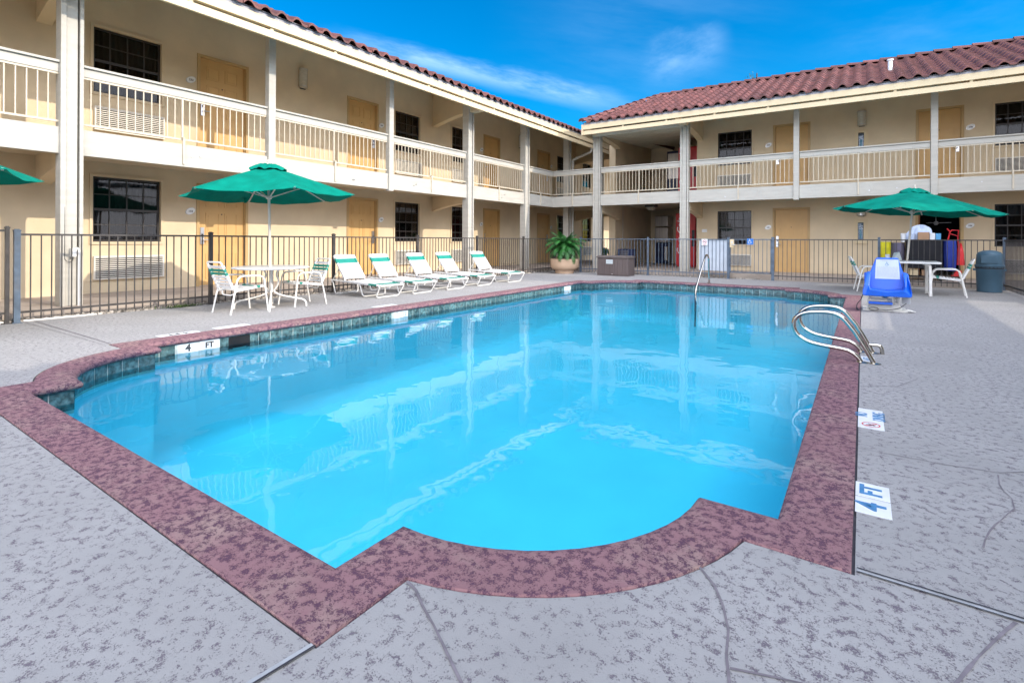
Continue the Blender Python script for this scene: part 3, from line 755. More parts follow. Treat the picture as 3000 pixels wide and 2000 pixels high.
# alcove walls and ceilings on both levels
b = nw.mb(); zt = zroof(0) - .06
for (p, q) in (((AL0, 0), (AL0, -3.9)), ((AL0, -3.9), (AL1, -3.9)), ((AL1, -3.9), (AL1, 0))):
    b.add([(p[0], p[1], -.05), (q[0], q[1], -.05), (q[0], q[1], zt), (p[0], p[1], zt)], [(0, 1, 2, 3)])
b.box(AL0 - .25, AL0 - .004, -5.6, -.0, -.05, zt)
nw.part(b, 'alcove_wall', WALL, recalc=False)
b = nw.mb(); b.box(AL0, AL1, -3.9, 0.0, 2.40, ZU); nw.part(b, 'alcove_floor', CEIL)
b = nw.mb()
n = 24
for i in range(n):
    x0, x1 = AL0 + (AL1 - AL0 + .12) * i / n, AL0 + (AL1 - AL0 + .12) * (i + 1) / n - .012
    b.add([(x0, 1.9, 4.66), (x1, 1.9, 4.66), (x1, -3.9, 5.05), (x0, -3.9, 5.05), (x0, 1.9, 4.69), (x1, 1.9, 4.69), (x1, -3.9, 5.08), (x0, -3.9, 5.08)], [(0, 1, 2, 3), (4, 5, 6, 7), (0, 1, 5, 4), (2, 3, 7, 6), (0, 3, 7, 4), (1, 2, 6, 5)])
b.box(AL0, AL1 + .1, 1.92, 2.0, 4.60, 4.72)
nw.part(b, 'plank_ceiling', PLANK)
b = nw.mb(); b.box(-6.95, -6.05, -3.90, -3.86, ZU, ZU + 2.05); b.cur = 1; b.box(-6.88, -6.12, -3.87, -3.85, ZU, ZU + 1.98); nw.part(b, 'door', [DFRAME, DOOR])
b = nw.mb(); b.box(-6.75, -6.35, -.9, -.62, 2.32, 2.40); cl_ = nw.part(b, 'ceiling_lamp', BRONZE)
b = nw.mb(); b.prism([(-6.70, 2.31), (-6.40, 2.31), (-6.46, 2.20), (-6.64, 2.20)], -.88, -.64, 'y'); nw.part(b, 'lamp_shade', LAMPG, cl_)
b = nw.mb(); b.tube(round_path([(AL0 + .012, -.7, .1), (AL0 + .012, -.7, 2.30), (AL0 + .012, -.7, 2.36), (-6.6, -.7, 2.37)], .08), .012, 6); nw.part(b, 'conduit', TRIM)
PN = [-7.6, -4.62, -1.545, 1.447, 4.45, 7.45]
for i, u in enumerate(PN):
    full = i in (0, 1, 4)
    nw.post(u, ZF if full else 2.22, zroof(VB) - .13 if full else zroof(VB) - .13, full)
for u in (-7.58, -4.60): nw.rib(u, 2.40, 1.83, .20); nw.rib(u, 5, 4.47, .18, top_follow=True)
nw.bay(-9.35 - .0, PN[0] - .135, support=True)
for k in range(len(PN) - 1):
    fa = .135 if k in (0, 1, 4) else .075; fb = .135 if k + 1 in (0, 1, 4) else .075
    nw.bay(PN[k] + fa, PN[k + 1] - fb)
b = nw.mb(); b.box(-9.35, NX1, .001, VB - .092, 2.40, ZU); b.box(-9.35, AL0, -5.6, 0.001, 2.40, ZU); nw.part(b, 'balcony_floor', CEIL)
b = nw.mb(); a, c = (0.0, zroof(0) - .10), (VF - .06, zroof(VF - .06) - .10)
for ua, ub in ((AL1 + .12, NX1), (AL0 - .0, AL0 + .02)):
    b.add([(ua, a[0], a[1]), (ub, a[0], a[1]), (ub, c[0], c[1]), (ua, c[0], c[1]), (ua, a[0], a[1] + .03), (ub, a[0], a[1] + .03), (ub, c[0], c[1] + .03), (ua, c[0], c[1] + .03)], [(0, 1, 2, 3), (4, 5, 6, 7), (0, 1, 5, 4), (2, 3, 7, 6), (0, 3, 7, 4), (1, 2, 6, 5)])
nw.part(b, 'soffit', CEIL)
nw.eave(-7.74, NX1)
b = nw.mb(); b.box(-7.79, -7.742, .3, VF + .03, 4.57, ZE + .02); nw.part(b, 'fascia', FASCIA)
nw.tiles(lambda v: -7.74 + (VF + .1 - v) / (VF + 1.5) * 1.33, lambda v: NX1, -1.4)
b = nw.mb(); b.tube([(.60, .6, 5.70), (.60, .6, 6.05)], .055, 12); b.lathe([(.075, 6.02), (.075, 6.06), (.001, 6.07)], 12, (.60, .6, 0)); nw.part(b, 'vent_pipe', SIGNW, smooth=True)
b = nw.mb(); b.box(-4.52, -4.36, .001, .012, 1.355, 1.455); nw.part(b, 'notice_plate', SIGNW)

# ---- east wing: out of frame on the right, throws the big shadow over the deck
XE = 7.35; ew_off = .28
ew = Wing('motel_building', 'cream motel wing beyond the right edge whose roof shades the near deck', lambda u, v, z: (XE - v * (1.0 if v < 2.2 else 1.12), u, z), (XE, 0, 0), -1)
e_win = [(-6.1, -5.05), (-1.7, -.65), (3.3, 4.35)]; e_door = [(-8.2, -7.17), (.2, 1.23), (5.6, 6.63)]
H = []
for dz in (0, 2.62):
    for a, c in e_win: H.append((a, c, 1.0 + dz, 2.145 + dz))
    for a, c in e_door: H.append((a, c, .09 + dz, 2.175 + dz))
ew.wall(-12, 8.4, 0, zroof(0) - .06, H)
for dz in (0, 2.62):
    for a, c in e_win: ew.window(a, c, 1.0 + dz, 2.145 + dz); ew.grille(a, c, .335 + dz, .75 + dz)
    for a, c in e_door: ew.door(a, c, .09 + dz)
PE = [8.32 - 3.0 * k for k in range(7)]
for i, u in enumerate(PE): ew.post(u, ZF if i % 2 == 0 else 2.22, 5.1, i % 2 == 0)
for i in range(6): ew.bay(PE[i + 1] + .13, PE[i] - .13)
ew.slabs(-12, 8.4); ew.eave(-12, 8.4)
ew.tiles(lambda v: -12, lambda v: 8.4, -1.4)
# footbridge and an unseen north-east block added to shade the far deck
br = Wing('foot_bridge', 'balcony bridge with added shade block between the motel wings beyond the right edge', lambda u, v, z: (XE - v, u, z), (5.6, 11, 0), -1)
br.bay(8.48, 13.6)
b = br.mb(); b.box(8.42, 13.6, 1.0, VB - .092, 2.40, ZU); br.part(b, 'walk_slab', CEIL)
b = MB(); b.box(5.6, 9.6, 13.62, 15.6, 0, 7.0); b.box(5.45, 9.75, 13.55, 15.7, 7.0, 7.15)
tw = b.build('shade_block', WALL, br.root)

# ---------------------------------------------------------------- walkways, gravel, joints and cracks
b = MB(); b.prism([(XW, -12), (-8.95, -12), (-8.95, 15.7), (11.0, 15.7), (11.0, YW + 4.2), (XW + 2.5, YW + 4.2), (XW + 2.5, 30), (XW, 30)], -.04, ZF)
wk = b.build('walkway', WALK); wk['kind'] = 'structure'
b = MB(); b.prism([(5.2, -12), (XE, -12), (XE, 15.7), (5.2, 15.7)], -.04, ZF); wk2 = b.build('walkway', WALK); wk2['kind'] = 'structure'
def rocks(n, x0, x1, y0, y1, seed, smin, smax):
    rng = random.Random(seed); b = MB()
    for _ in range(n):
        c = Vector((rng.uniform(x0, x1), rng.uniform(y0, y1), 0)); s_ = rng.uniform(smin, smax); ax = (s_, s_ * rng.uniform(.6, 1), s_ * rng.uniform(.4, .75)); ro = Matrix.Rotation(rng.uniform(0, 6.3), 3, 'Z') @ Matrix.Rotation(rng.uniform(-.4, .4), 3, 'X')
        m, k = 7, 4; V = []
        for i in range(1, k):
            t = math.pi * i / k
            for j in range(m):
                a = 2 * math.pi * j / m; w = rng.uniform(.85, 1.12)
                V.append(tuple(c + ro @ Vector((ax[0] * math.sin(t) * math.cos(a) * w, ax[1] * math.sin(t) * math.sin(a) * w, ax[2] * math.cos(t) * w)) + Vector((0, 0, ax[2] * .45))))
        V += [tuple(c + Vector((0, 0, ax[2] * 1.45))), tuple(c + Vector((0, 0, -ax[2] * .5)))]; T, B = len(V) - 2, len(V) - 1
        F = [(i * m + j, i * m + (j + 1) % m, (i + 1) * m + (j + 1) % m, (i + 1) * m + j) for i in range(k - 2) for j in range(m)]
        F += [(T, j, (j + 1) % m) for j in range(m)] + [(B, (k - 2) * m + (j + 1) % m, (k - 2) * m + j) for j in range(m)]
        b.add(V, F)
    return b
b = rocks(1500, -8.95, -8.80, 0.0, 15.4, 5, .018, .048)
b2 = rocks(500, -8.6, -2.3, 15.53, 15.68, 6, .014, .035); b.add(b2.v, b2.f)
g = b.build('gravel', ROCK, None, True, autos=False, recalc=False); tag(g, 'pale river rocks in the strip along the fence foot', 'gravel', kind='stuff')
b = MB(); b.tube([(-8.775, 1.9, .014), (-8.757, 2.2, .014), (-8.765, 2.52, .013), (-8.80, 2.66, .010)], .013, 8); b.tube([(-8.80, 1.2, .014), (-8.79, 1.72, .014)], .013, 8)
p = b.build('drain_pipe', PVC, None, True); tag(p, 'thin white plastic pipe lying along the foot of the left fence', 'pipe')

def ribbon(pts, w, z, name, m, parent=deck, wob=0.0, seed=1):
    rng = random.Random(seed); P = []
    for i in range(len(pts) - 1):
        a, c = Vector(pts[i]), Vector(pts[i + 1]); k = max(1, int((c - a).length / .06)) if wob else 1
        for j in range(k): P.append(a.lerp(c, j / k) + Vector((rng.uniform(-wob, wob), rng.uniform(-wob, wob))))
    P.append(Vector(pts[-1])); V = []; F = []
    for i, q in enumerate(P):
        d = (P[min(i + 1, len(P) - 1)] - P[max(i - 1, 0)]).normalized(); nn = Vector((-d.y, d.x)); ww_ = w * (1 if not wob else rng.uniform(.6, 1.25))
        V += [(*(q + nn * ww_ / 2), z), (*(q - nn * ww_ / 2), z)]
    F = [(2 * i, 2 * i + 1, 2 * i + 3, 2 * i + 2) for i in range(len(P) - 1)]
    b = MB(); b.add(V, F); o = b.build(name, m, None, recalc=False); o.parent = parent; return o
ribbon([(-.012, 2.018), (3.3, 2.0)], .020, .004, 'expansion_joint', JOINTL); ribbon([(-.012, 2.026), (3.3, 2.008)], .006, .0065, 'expansion_joint', JOINT); ribbon([(-.012, 2.006), (3.3, 1.988)], .003, .0065, 'expansion_joint', JOINT)
ribbon([(-1.19, .826), (-1.26, .3), (-1.33, -3)], .020, .004, 'expansion_joint', JOINTL); ribbon([(-1.182, .826), (-1.252, .3), (-1.322, -3)], .006, .0065, 'expansion_joint', JOINT)
ribbon([(-8.8, 2.0), (-6.26, 2.01)], .010, .004, 'expansion_joint', CRACK); ribbon([(-8.8, 1.90), (-6.3, 1.95)], .005, .004, 'expansion_joint', CRACK)
for y in (-3, 6.9): ribbon([(-.01, y), (3.3, y - .18)], .006, .004, 'expansion_joint', CRACK, wob=.004)
for k, pts in enumerate(([(-1.175, 1.145), (-1.12, 1.135), (-1.06, 1.098), (-.98, 1.06), (-.89, 1.01), (-.80, .96), (-.62, .86), (-.5, .7)],
        [(-.434, 1.738), (-.378, 1.677), (-.333, 1.594), (-.302, 1.503), (-.265, 1.327), (-.24, 1.1), (-.28, .7)], [(-.274, 1.37), (-.182, 1.407), (-.06, 1.44), (.3, 1.42)],
        [(.362, 1.996), (.288, 1.86), (.252, 1.768), (.197, 1.661), (.15, 1.55), (.12, 1.3)], [(1.1, 3.35), (.623, 3.317), (.517, 3.243), (.316, 3.212), (.15, 3.214), (-.02, 3.215)],
        [(.516, 3.21), (.50, 3.09), (.514, 2.95), (.503, 2.845), (.421, 2.64), (.365, 2.49), (.352, 2.418)], [(-.015, 4.584), (.22, 4.755), (.355, 5.09)],
        [(-3.8, .2), (-3.547, .812)], [(.05, 6.4), (.9, 6.3)], [(-7.4, 2.55), (-6.9, 3.1)])):
    ribbon(pts, .009 if k in (0, 1, 2, 3) else .0055, .003, 'crack', CRACK, wob=.004, seed=k)
# spilled pale patches on the near left deck
def blotch(x, y, r, seed, m, z=.003, sx=1.0):
    rng = random.Random(seed); n = 22; P = [(x + sx * r * (1 + rng.uniform(-.45, .3)) * math.cos(2 * math.pi * i / n), y + r * (1 + rng.uniform(-.45, .3)) * math.sin(2 * math.pi * i / n), z) for i in range(n)]
    b = MB(); b.add(P, [tuple(range(n))]); o = b.build('paint_spot', m, None, recalc=False); o.parent = deck

# ---------------------------------------------------------------- pool-side marker tiles and signs
def deck_sign(name, label, cat, x0, x1, y0, y1, z=.0035):
    b = MB(); b.box(x0, x1, y0, y1, .0005, z); o = b.build(name, SIGNW, None, bevel=.001); return tag(o, label, cat)
def onflat(cx, cy_, rot, z):
    c, s_ = math.cos(rot), math.sin(rot)
    return lambda x, y, o: (cx + x * c - y * s_, cy_ + x * s_ + y * c, z + o)
t = deck_sign('depth_marker', 'white 4 FT depth tile pair in the near right deck, blue lettering', 'depth sign', -.022, .098, 2.455, 2.605)
text_mesh('4', .145, onflat(.036, 2.53, R(90), .0036), INKBLUE, 'lettering', t, bold=.003, sx=1.0)
t2 = MB(); t2.box(-.022, .098, 2.612, 2.762, .0005, .0035); t2 = t2.build('marker_tile', SIGNW, t, bevel=.001)
text_mesh('FT', .105, onflat(.036, 2.687, R(90), .0036), INKBLUE, 'lettering', t, bold=.004, sx=.92)
t = deck_sign('no_diving_sign', 'white NO DIVING tile with red ring in the right deck beyond the 4 FT tile', 'warning sign', -.020, .106, 3.58, 3.985)
text_mesh('NO\nDIVING', .088, onflat(.043, 3.845, R(90), .0036), INKBLUE, 'lettering', t, bold=.001, sx=.6)
b = MB(); n = 28; V = []
for rr in (.046, .038):
    for k in range(n): V.append((.043 + rr * math.cos(2 * math.pi * k / n), 3.655 + rr * math.sin(2 * math.pi * k / n), .0042))
b.add(V, [(k, (k + 1) % n, n + (k + 1) % n, n + k) for k in range(n)]); b.beam((.013, 3.627, .0040), (.073, 3.683, .0040), .007, .0006)
b.build('prohibition_ring', SIGNRED, t, recalc=False)
b = MB(); b.beam((.055, 3.66, .0038), (.032, 3.635, .0038), .012, .0006); b.beam((.03, 3.675, .0038), (.06, 3.64, .0038), .006, .0006); b.beam((.02, 3.65, .0038), (.066, 3.655, .0038), .005, .0006); b.build('diver_figure', INK, t)
t = deck_sign('depth_marker', 'white depth tile half hidden between the ladder rail feet', 'depth sign', -.01, .09, 5.56, 5.80)
text_mesh('4 FT', .085, onflat(.04, 5.68, R(90), .0036), INKBLUE, 'lettering', t, bold=.002, sx=.8)
t = deck_sign('depth_marker', 'worn white 4 FT tile set in the sunlit left deck beside the near pool corner', 'depth sign', -6.38, -6.25, 2.45, 2.86)
text_mesh('4 FT', .12, onflat(-6.315, 2.65, R(-90), .0036), INK, 'lettering', t, bold=.002, sx=1.0)
t = deck_sign('no_diving_sign', 'faded white NO DIVING tile in the left deck behind the table end of the pool', 'warning sign', -6.40, -6.26, 3.05, 3.45)
text_mesh('NO DIVING', .06, onflat(-6.33, 3.25, R(-90), .0036), GREYT, 'lettering', t, sx=.8)
t = deck_sign('depth_marker', 'worn white 5 FT tile in the left deck in front of the loungers', 'depth sign', -6.40, -6.26, 5.45, 5.88)
text_mesh('5 FT', .12, onflat(-6.33, 5.66, R(-90), .0036), GREYT, 'lettering', t, sx=1.0)
def wall_marker(y0, y1, word, label, m=INK):
    xw_ = XL - .029
    b = MB(); h = (y1 - y0) / 2
    for k in range(2): b.box(xw_ - .004, xw_ + .002, y0 + h * k + .003, y0 + h * (k + 1) - .003, -.215, -.066)
    t = b.build('depth_marker', SIGNW); tag(t, label, 'depth sign')
    f = lambda x, y, o: (xw_ + .0023 + o, x + fc, -.118 + y)
    fc = y0 + h * .5; text_mesh(word[0], .105, lambda x, y, o: (xw_ + .0023 + o, y0 + h * .5 + x, -.118 + y), m, 'lettering', t, bold=.004)
    text_mesh(word[1:], .085, lambda x, y, o: (xw_ + .0023 + o, y0 + h * 1.5 + x, -.118 + y), m, 'lettering', t, bold=.003)
wall_marker(2.52, 2.96, '4FT', 'white 4 FT tiles in the pool wall below the left coping')
wall_marker(5.58, 5.89, '5FT', 'white 5 FT tiles in the pool wall in front of the first lounger', GREYT)
wall_marker(11.12, 11.43, '3FT', 'white 3 FT tiles in the pool wall near the far left corner', GREYT)
b = MB(); b.box(XL - .18, XL - .026, 3.06, 3.31, -.20, -.07); sk = b.build('skimmer_mouth', DARK); tag(sk, 'dark skimmer opening in the left pool wall beside the 4 FT tiles', 'skimmer')

# ---------------------------------------------------------------- fences and gate
def fence_panel(root, a, c, z1=1.118, m=FENCE, zb=.13, name='fence_panel', gap=.104):
    a, c = Vector(a), Vector(c); L = (c - a).length; d = (c - a) / L; b = MB()
    b.beam((a.x, a.y, z1 - .012), (c.x, c.y, z1 - .012), .028, .026); b.beam((a.x, a.y, zb), (c.x, c.y, zb), .026, .026)
    n = round(L / gap)
    for i in range(1, n):
        q = a + d * (L * i / n); b.box(q.x - .0065, q.x + .0065, q.y - .0065, q.y + .0065, .035, z1 - .012)
    return b.build(name, m, root)
def fence_post(root, p, m=FENCE, h=1.165, w=.026):
    b = MB(); x, y = p; b.box(x - w, x + w, y - w, y + w, 0, h - .02); b.box(x - w - .004, x + w + .004, y - w - .004, y + w + .004, h - .02, h); b.box(x - w * .7, x + w * .7, y - w * .7, y + w * .7, h, h + .010)
    b.box(x - .05, x + .05, y - .05, y + .05, 0.0005, .008)
    return b.build('fence_post', m, root)
FX, FY = -8.74, 15.44
fl = thing('pool_fence', 'dark metal picket fence along the left walkway, behind table and loungers', 'fence', (FX, 8, 0))
ys = [1.83, 4.145, 6.49, 8.83, 11.12, 13.45, FY]
for i in range(len(ys) - 1): fence_panel(fl, (FX, ys[i] + .026), (FX, ys[i + 1] - .026))
for i, y in enumerate(ys): fence_post(fl, (FX, y), FENCEB if i == 0 else FENCE, w=.03 if i == 0 else .026)
for i in range(3): fence_panel(fl, (FX - .02, -.7 - 2.34 * (i + 1) + .03), (FX - .02, -.7 - 2.34 * i - .03)); fence_post(fl, (FX - .02, -.7 - 2.34 * (i + 1)))
gl = thing('pool_gate', 'dark metal gate at the left edge, hinged on the blue grey end post', 'gate', (FX - .02, 1.75, 0))
fence_panel(gl, (FX - .02, -.64), (FX - .02, 1.735), z1=1.165, name='gate_panel', m=FENCE); fence_post(gl, (FX - .02, 1.745), FENCE, 1.20, .02); fence_post(gl, (FX - .02, -.66), FENCE, 1.17, .02)
fr = thing('pool_fence', 'dark metal picket fence across the far end, in front of the shaded wing', 'fence', (-2, FY, 0))
xs = [FX, -7.758, -5.462, -3.131]
for i in range(3): fence_panel(fr, (xs[i] + .026, FY), (xs[i + 1] - .026, FY), m=FENCEB if i else FENCE)
xs2 = [-2.005, .327, 2.569]
for i in range(2): fence_panel(fr, (xs2[i] + .03, FY), (xs2[i + 1] - .026, FY))
for x in xs[1:] + xs2: fence_post(fr, (x, FY), FENCEB, w=.034 if x in (-2.005, -3.131) else .026)
b = MB(); b.box(-3.94, -3.17, FY + .02, FY + .026, .21, 1.09); gd = b.build('guard_panel', WPAN, fr)
b = MB(); b.box(-3.865, -3.695, FY - .022, FY - .016, .93, 1.115); sg = b.build('no_smoking_sign', SIGNW, fr)
b = MB(); n = 26; V = []
for rr in (.055, .045):
    for k in range(n): V.append((-3.78 + rr * math.cos(2 * math.pi * k / n), FY - .0235, 1.035 + rr * math.sin(2 * math.pi * k / n)))
b.add(V, [(k, (k + 1) % n, n + (k + 1) % n, n + k) for k in range(n)]); b.beam((-3.82, FY - .0235, 1.07), (-3.74, FY - .0235, 1.0), .009, .001, (0, 1, 0)); b.box(-3.82, -3.74, FY - .024, FY - .023, .95, .962); b.build('prohibition_ring', SIGNRED, sg, recalc=False)
b = MB(); b.box(-3.815, -3.75, FY - .0232, FY - .0225, 1.03, 1.042); b.build('cigarette_mark', INK, sg)
gt = thing('pool_gate', 'dark metal gate in the far fence with cream lock box and blue wheelchair sign', 'gate', (-2.55, FY, 0))
b = MB(); b.beam((-3.09, FY, 1.106), (-2.045, FY, 1.106), .028, .026); b.beam((-3.09, FY, .19), (-2.045, FY, .19), .028, .03)
for x in (-3.085, -2.05): b.box(x - .014, x + .014, FY - .014, FY + .014, .17, 1.12)
for i in range(1, 10): x = -3.09 + 1.045 * i / 10; b.box(x - .0065, x + .0065, FY - .0065, FY + .0065, .19, 1.1)
b.build('gate_panel', FENCEB, gt)
b = MB(); b.box(-3.09, -2.98, FY - .05, FY - .016, .88, 1.11); lb = b.build('lock_box', FASCIA, gt, bevel=.004)
b = MB(); b.tube([(-3.03, FY - .05, .96), (-3.03, FY - .09, .96), (-2.93, FY - .09, .96)], .011, 8); b.box(-3.045, -3.015, FY - .056, FY - .05, 1.0, 1.05); b.build('handle', LOCK, lb, smooth=True)
b = MB(); b.box(-2.645, -2.485, FY - .022, FY - .016, .965, 1.13); hs_ = b.build('wheelchair_sign', SIGNBLUE, gt)
def wheelchair(cx, cz, s_, place, m, parent):
    b = MB(lambda x, y, o: place(cx + x * s_, cz + y * s_, o))
    def st(p, q, w): 
        p, q = Vector(p), Vector(q); d = (q - p).normalized(); nn = Vector((-d.y, d.x)) * w / 2
        b.add([(*(p + nn), .0006), (*(p - nn), .0006), (*(q - nn), .0006), (*(q + nn), .0006)], [(0, 1, 2, 3)])
    n = 12; b.add([(-.06 + .055 * math.cos(6.283 * k / n), .40 + .055 * math.sin(6.283 * k / n), .0006) for k in range(n)], [tuple(range(n))])
    st((-.05, .34), (-.02, .02), .085); st((-.04, .20), (.14, .20), .06); st((-.03, .03), (.16, .03), .075); st((.15, .04), (.24, -.22), .075); st((.22, -.21), (.33, -.17), .06)
    A = arc((-.05, -.10), .235, 120, 385, 18)
    for i in range(len(A) - 1): st(A[i], A[i + 1], .065)
    return b.build('wheelchair_symbol', m, parent, recalc=False)
wheelchair(-2.575, 1.05, .155, lambda x, z, o: (x, FY - .0225 - o, z), SIGNW, hs_)
fs = thing('pool_fence', 'dark metal picket fence running toward the viewer at the right edge', 'fence', (2.569, 14, 0))
for i in range(5): fence_panel(fs, (2.569, FY - .03 - 2.33 * (i + 1)), (2.569, FY - .03 - 2.33 * i)); fence_post(fs, (2.569, FY - 2.33 * (i + 1)))

# ---------------------------------------------------------------- chairs, loungers, tables, umbrellas
def strap(b, a, c, w, axis, t=.004):
    """a flat vinyl strap from a to c, width w along axis, with a wrap at both ends"""
    a, c = Vector(a), Vector(c); ax = Vector(axis).normalized(); d = (c - a).normalized(); up = d.cross(ax).normalized()
    for s0, s1, th in ((a, c, t), (a - d * .014, a + d * .016, .034), (c - d * .016, c + d * .014, .034)):
        P = []
        for q in (s0, s1):
            for i, j in ((-1, -1), (1, -1), (1, 1), (-1, 1)): P.append(tuple(q + ax * (w / 2 * i) + up * (th / 2 * j)))
        b.add(P, [(0, 3, 2, 1), (4, 5, 6, 7), (0, 1, 5, 4), (1, 2, 6, 5), (2, 3, 7, 6), (3, 0, 4, 7)])
def make_chair(label, loc, rz):
    r = thing('patio_chair', label, 'chair', loc, rz, 'strapped patio chairs round the tables')
    sr = .012
    for sgn in (-1, 1):
        y = .225 * sgn; b = MB()
        b.tube(round_path([(.295, y * 1.06, 0), (.235, y, .525), (-.155, y, .535), (-.265, y * 1.06, 0)], .09), sr, 8); local(b.build('arm_loop', WHITEM, r, smooth=True))
    b = MB(); z0, z1 = .365, .315
    for sgn in (-1, 1):
        y = .19 * sgn
        b.tube(round_path([(.25, y, z0), (-.19, y, z1), (-.36, y * .96, .705)], .06), sr, 8)
        b.tube([(.245, y, z0 - .004), (.245, y * 1.18, z0 - .004)], .009, 6); b.tube([(-.17, y, z1), (-.20, y * 1.2, z1)], .009, 6)
    b.tube(round_path([(-.345, -.185, .67), (-.372, -.182, .735), (-.372, .182, .735), (-.345, .185, .67)], .05), sr, 8)
    b.tube(round_path([(.23, -.19, z0), (.27, -.19, z0 - .002), (.27, .19, z0 - .002), (.23, .19, z0)], .03), sr, 8)
    b.tube(round_path([(-.15, -.19, z1), (-.185, -.12, z1 - .055), (-.185, .12, z1 - .055), (-.15, .19, z1)], .04), .010, 6)
    local(b.build('frame', WHITEM, r, smooth=True))
    b = MB()
    for i in range(8):
        t = (i + .6) / 8.2; x = .25 - .42 * t; z = z0 - (z0 - z1) * t; b.cur = 1 if i in (1,) else 0
        strap(b, (x, -.19, z + .012), (x, .19, z + .012), .040, (1, 0, .11))
    local(b.build('seat', [STRAPW, STRAPG], r))
    b = MB(); A, B = Vector((-.205, 0, .355)), Vector((-.352, 0, .69)); ax = (B - A).normalized()
    for i in range(7):
        q = A.lerp(B, (i + .5) / 7); b.cur = 1 if i in (4, 5) else 0
        strap(b, (q.x, -.188, q.z), (q.x, .188, q.z), .040, ax)
    local(b.build('backrest', [STRAPW, STRAPG], r)); return r
make_chair('white strapped armchair on the left side of the round table, back to the viewer', (-7.53, 3.98, 0), R(92))
make_chair('white strapped armchair between the round table and the first lounger', (-7.56, 5.04, 0), R(-92))
make_chair('white strapped armchair partly hidden behind the blue pool lift seat', (.13, 13.58, 0), R(8))
make_chair('white strapped armchair beside the grey trash can', (1.40, 13.26, 0), R(176))

def make_lounger(label, loc):
    r = thing('sun_lounger', label, 'sun lounger', loc, 0, 'strapped sun loungers in a row along the left fence')
    b = MB(); W = .29; sr = .0125
    b.tube(round_path([(-.72, -W, .275), (.60, -W, .245), (.69, -W, .225), (.69, W, .225), (.60, W, .245), (-.72, W, .275)], .08), sr, 8)
    b.tube([(-.72, -W, .275), (-.72, W, .275)], sr, 8); b.tube([(-.1, -W, .255), (-.1, W, .255)], sr * .8, 6)
    local(b.build('frame', WHITEM, r, smooth=True))
    for x, s_ in ((.64, -.10), (.10, .08), (-.68, .06)):
        b = MB(); z = .225 if x > .5 else .25
        b.tube(round_path([(x - .02, -W, z), (x + .02, -W, z - .02), (x + s_, -W * .93, .013), (x + s_, W * .93, .013), (x + .02, W, z - .02), (x - .02, W, z)], .055), sr, 8)
        local(b.build('leg', WHITEM, r, smooth=True))
    A, B = Vector((-.37, 0, .275)), Vector((-.735, 0, .745)); ax = (B - A).normalized()
    b = MB(); w = .235
    b.tube(round_path([(A.x, -w, A.z), (B.x, -w, B.z), (B.x, w, B.z), (A.x, w, A.z)], .05), sr, 8)
    bk = local(b.build('back_frame', WHITEM, r, smooth=True))
    for s_ in (-1, 1):
        b = MB(); q = A.lerp(B, .5); b.tube([(q.x, s_ * w, q.z), (-.70, s_ * (w + .03), .275)], .009, 6); p = b.build('strut', WHITEM, bk, smooth=True); local(p)
    b = MB()
    for i in range(15):
        q = A.lerp(B, .07 + .86 * i / 14); b.cur = 1 if i in (11, 12, 10) else 0
        strap(b, (q.x, -w, q.z + .012), (q.x, w, q.z + .012), .0345, ax)
    local(b.build('backrest', [STRAPW, STRAPG], r))
    b = MB()
    for i in range(23):
        x = -.33 + .93 * i / 22; z = .2665 - (x + .37) * .028; b.cur = 1 if 17 <= i <= 21 else 0
        strap(b, (x, -W, z), (x, W, z), .036, (1, 0, -.03))
    local(b.build('seat', [STRAPW, STRAPG], r)); return r
LY = [6.56, 7.42, 8.45, 9.50, 10.78]
LL = ['white strapped sun lounger nearest the round table', 'white strapped sun lounger second from the round table', 'white strapped sun lounger in the middle of the row of five',
      'white strapped sun lounger second from the potted palm', 'white strapped sun lounger nearest the potted palm, a gap away from the others']
l0 = make_lounger(LL[0], (-7.79, LY[0], 0))
for y, lb_ in zip(LY[1:], LL[1:]):
    c = copy_tree(l0); c.location = (-7.79 + (.02 if y < 9 else -.03), y, 0); c.rotation_euler.z = R({7.42: 1.5, 8.45: -1.2, 9.50: 2, 10.78: -2}[y]); c['label'] = lb_

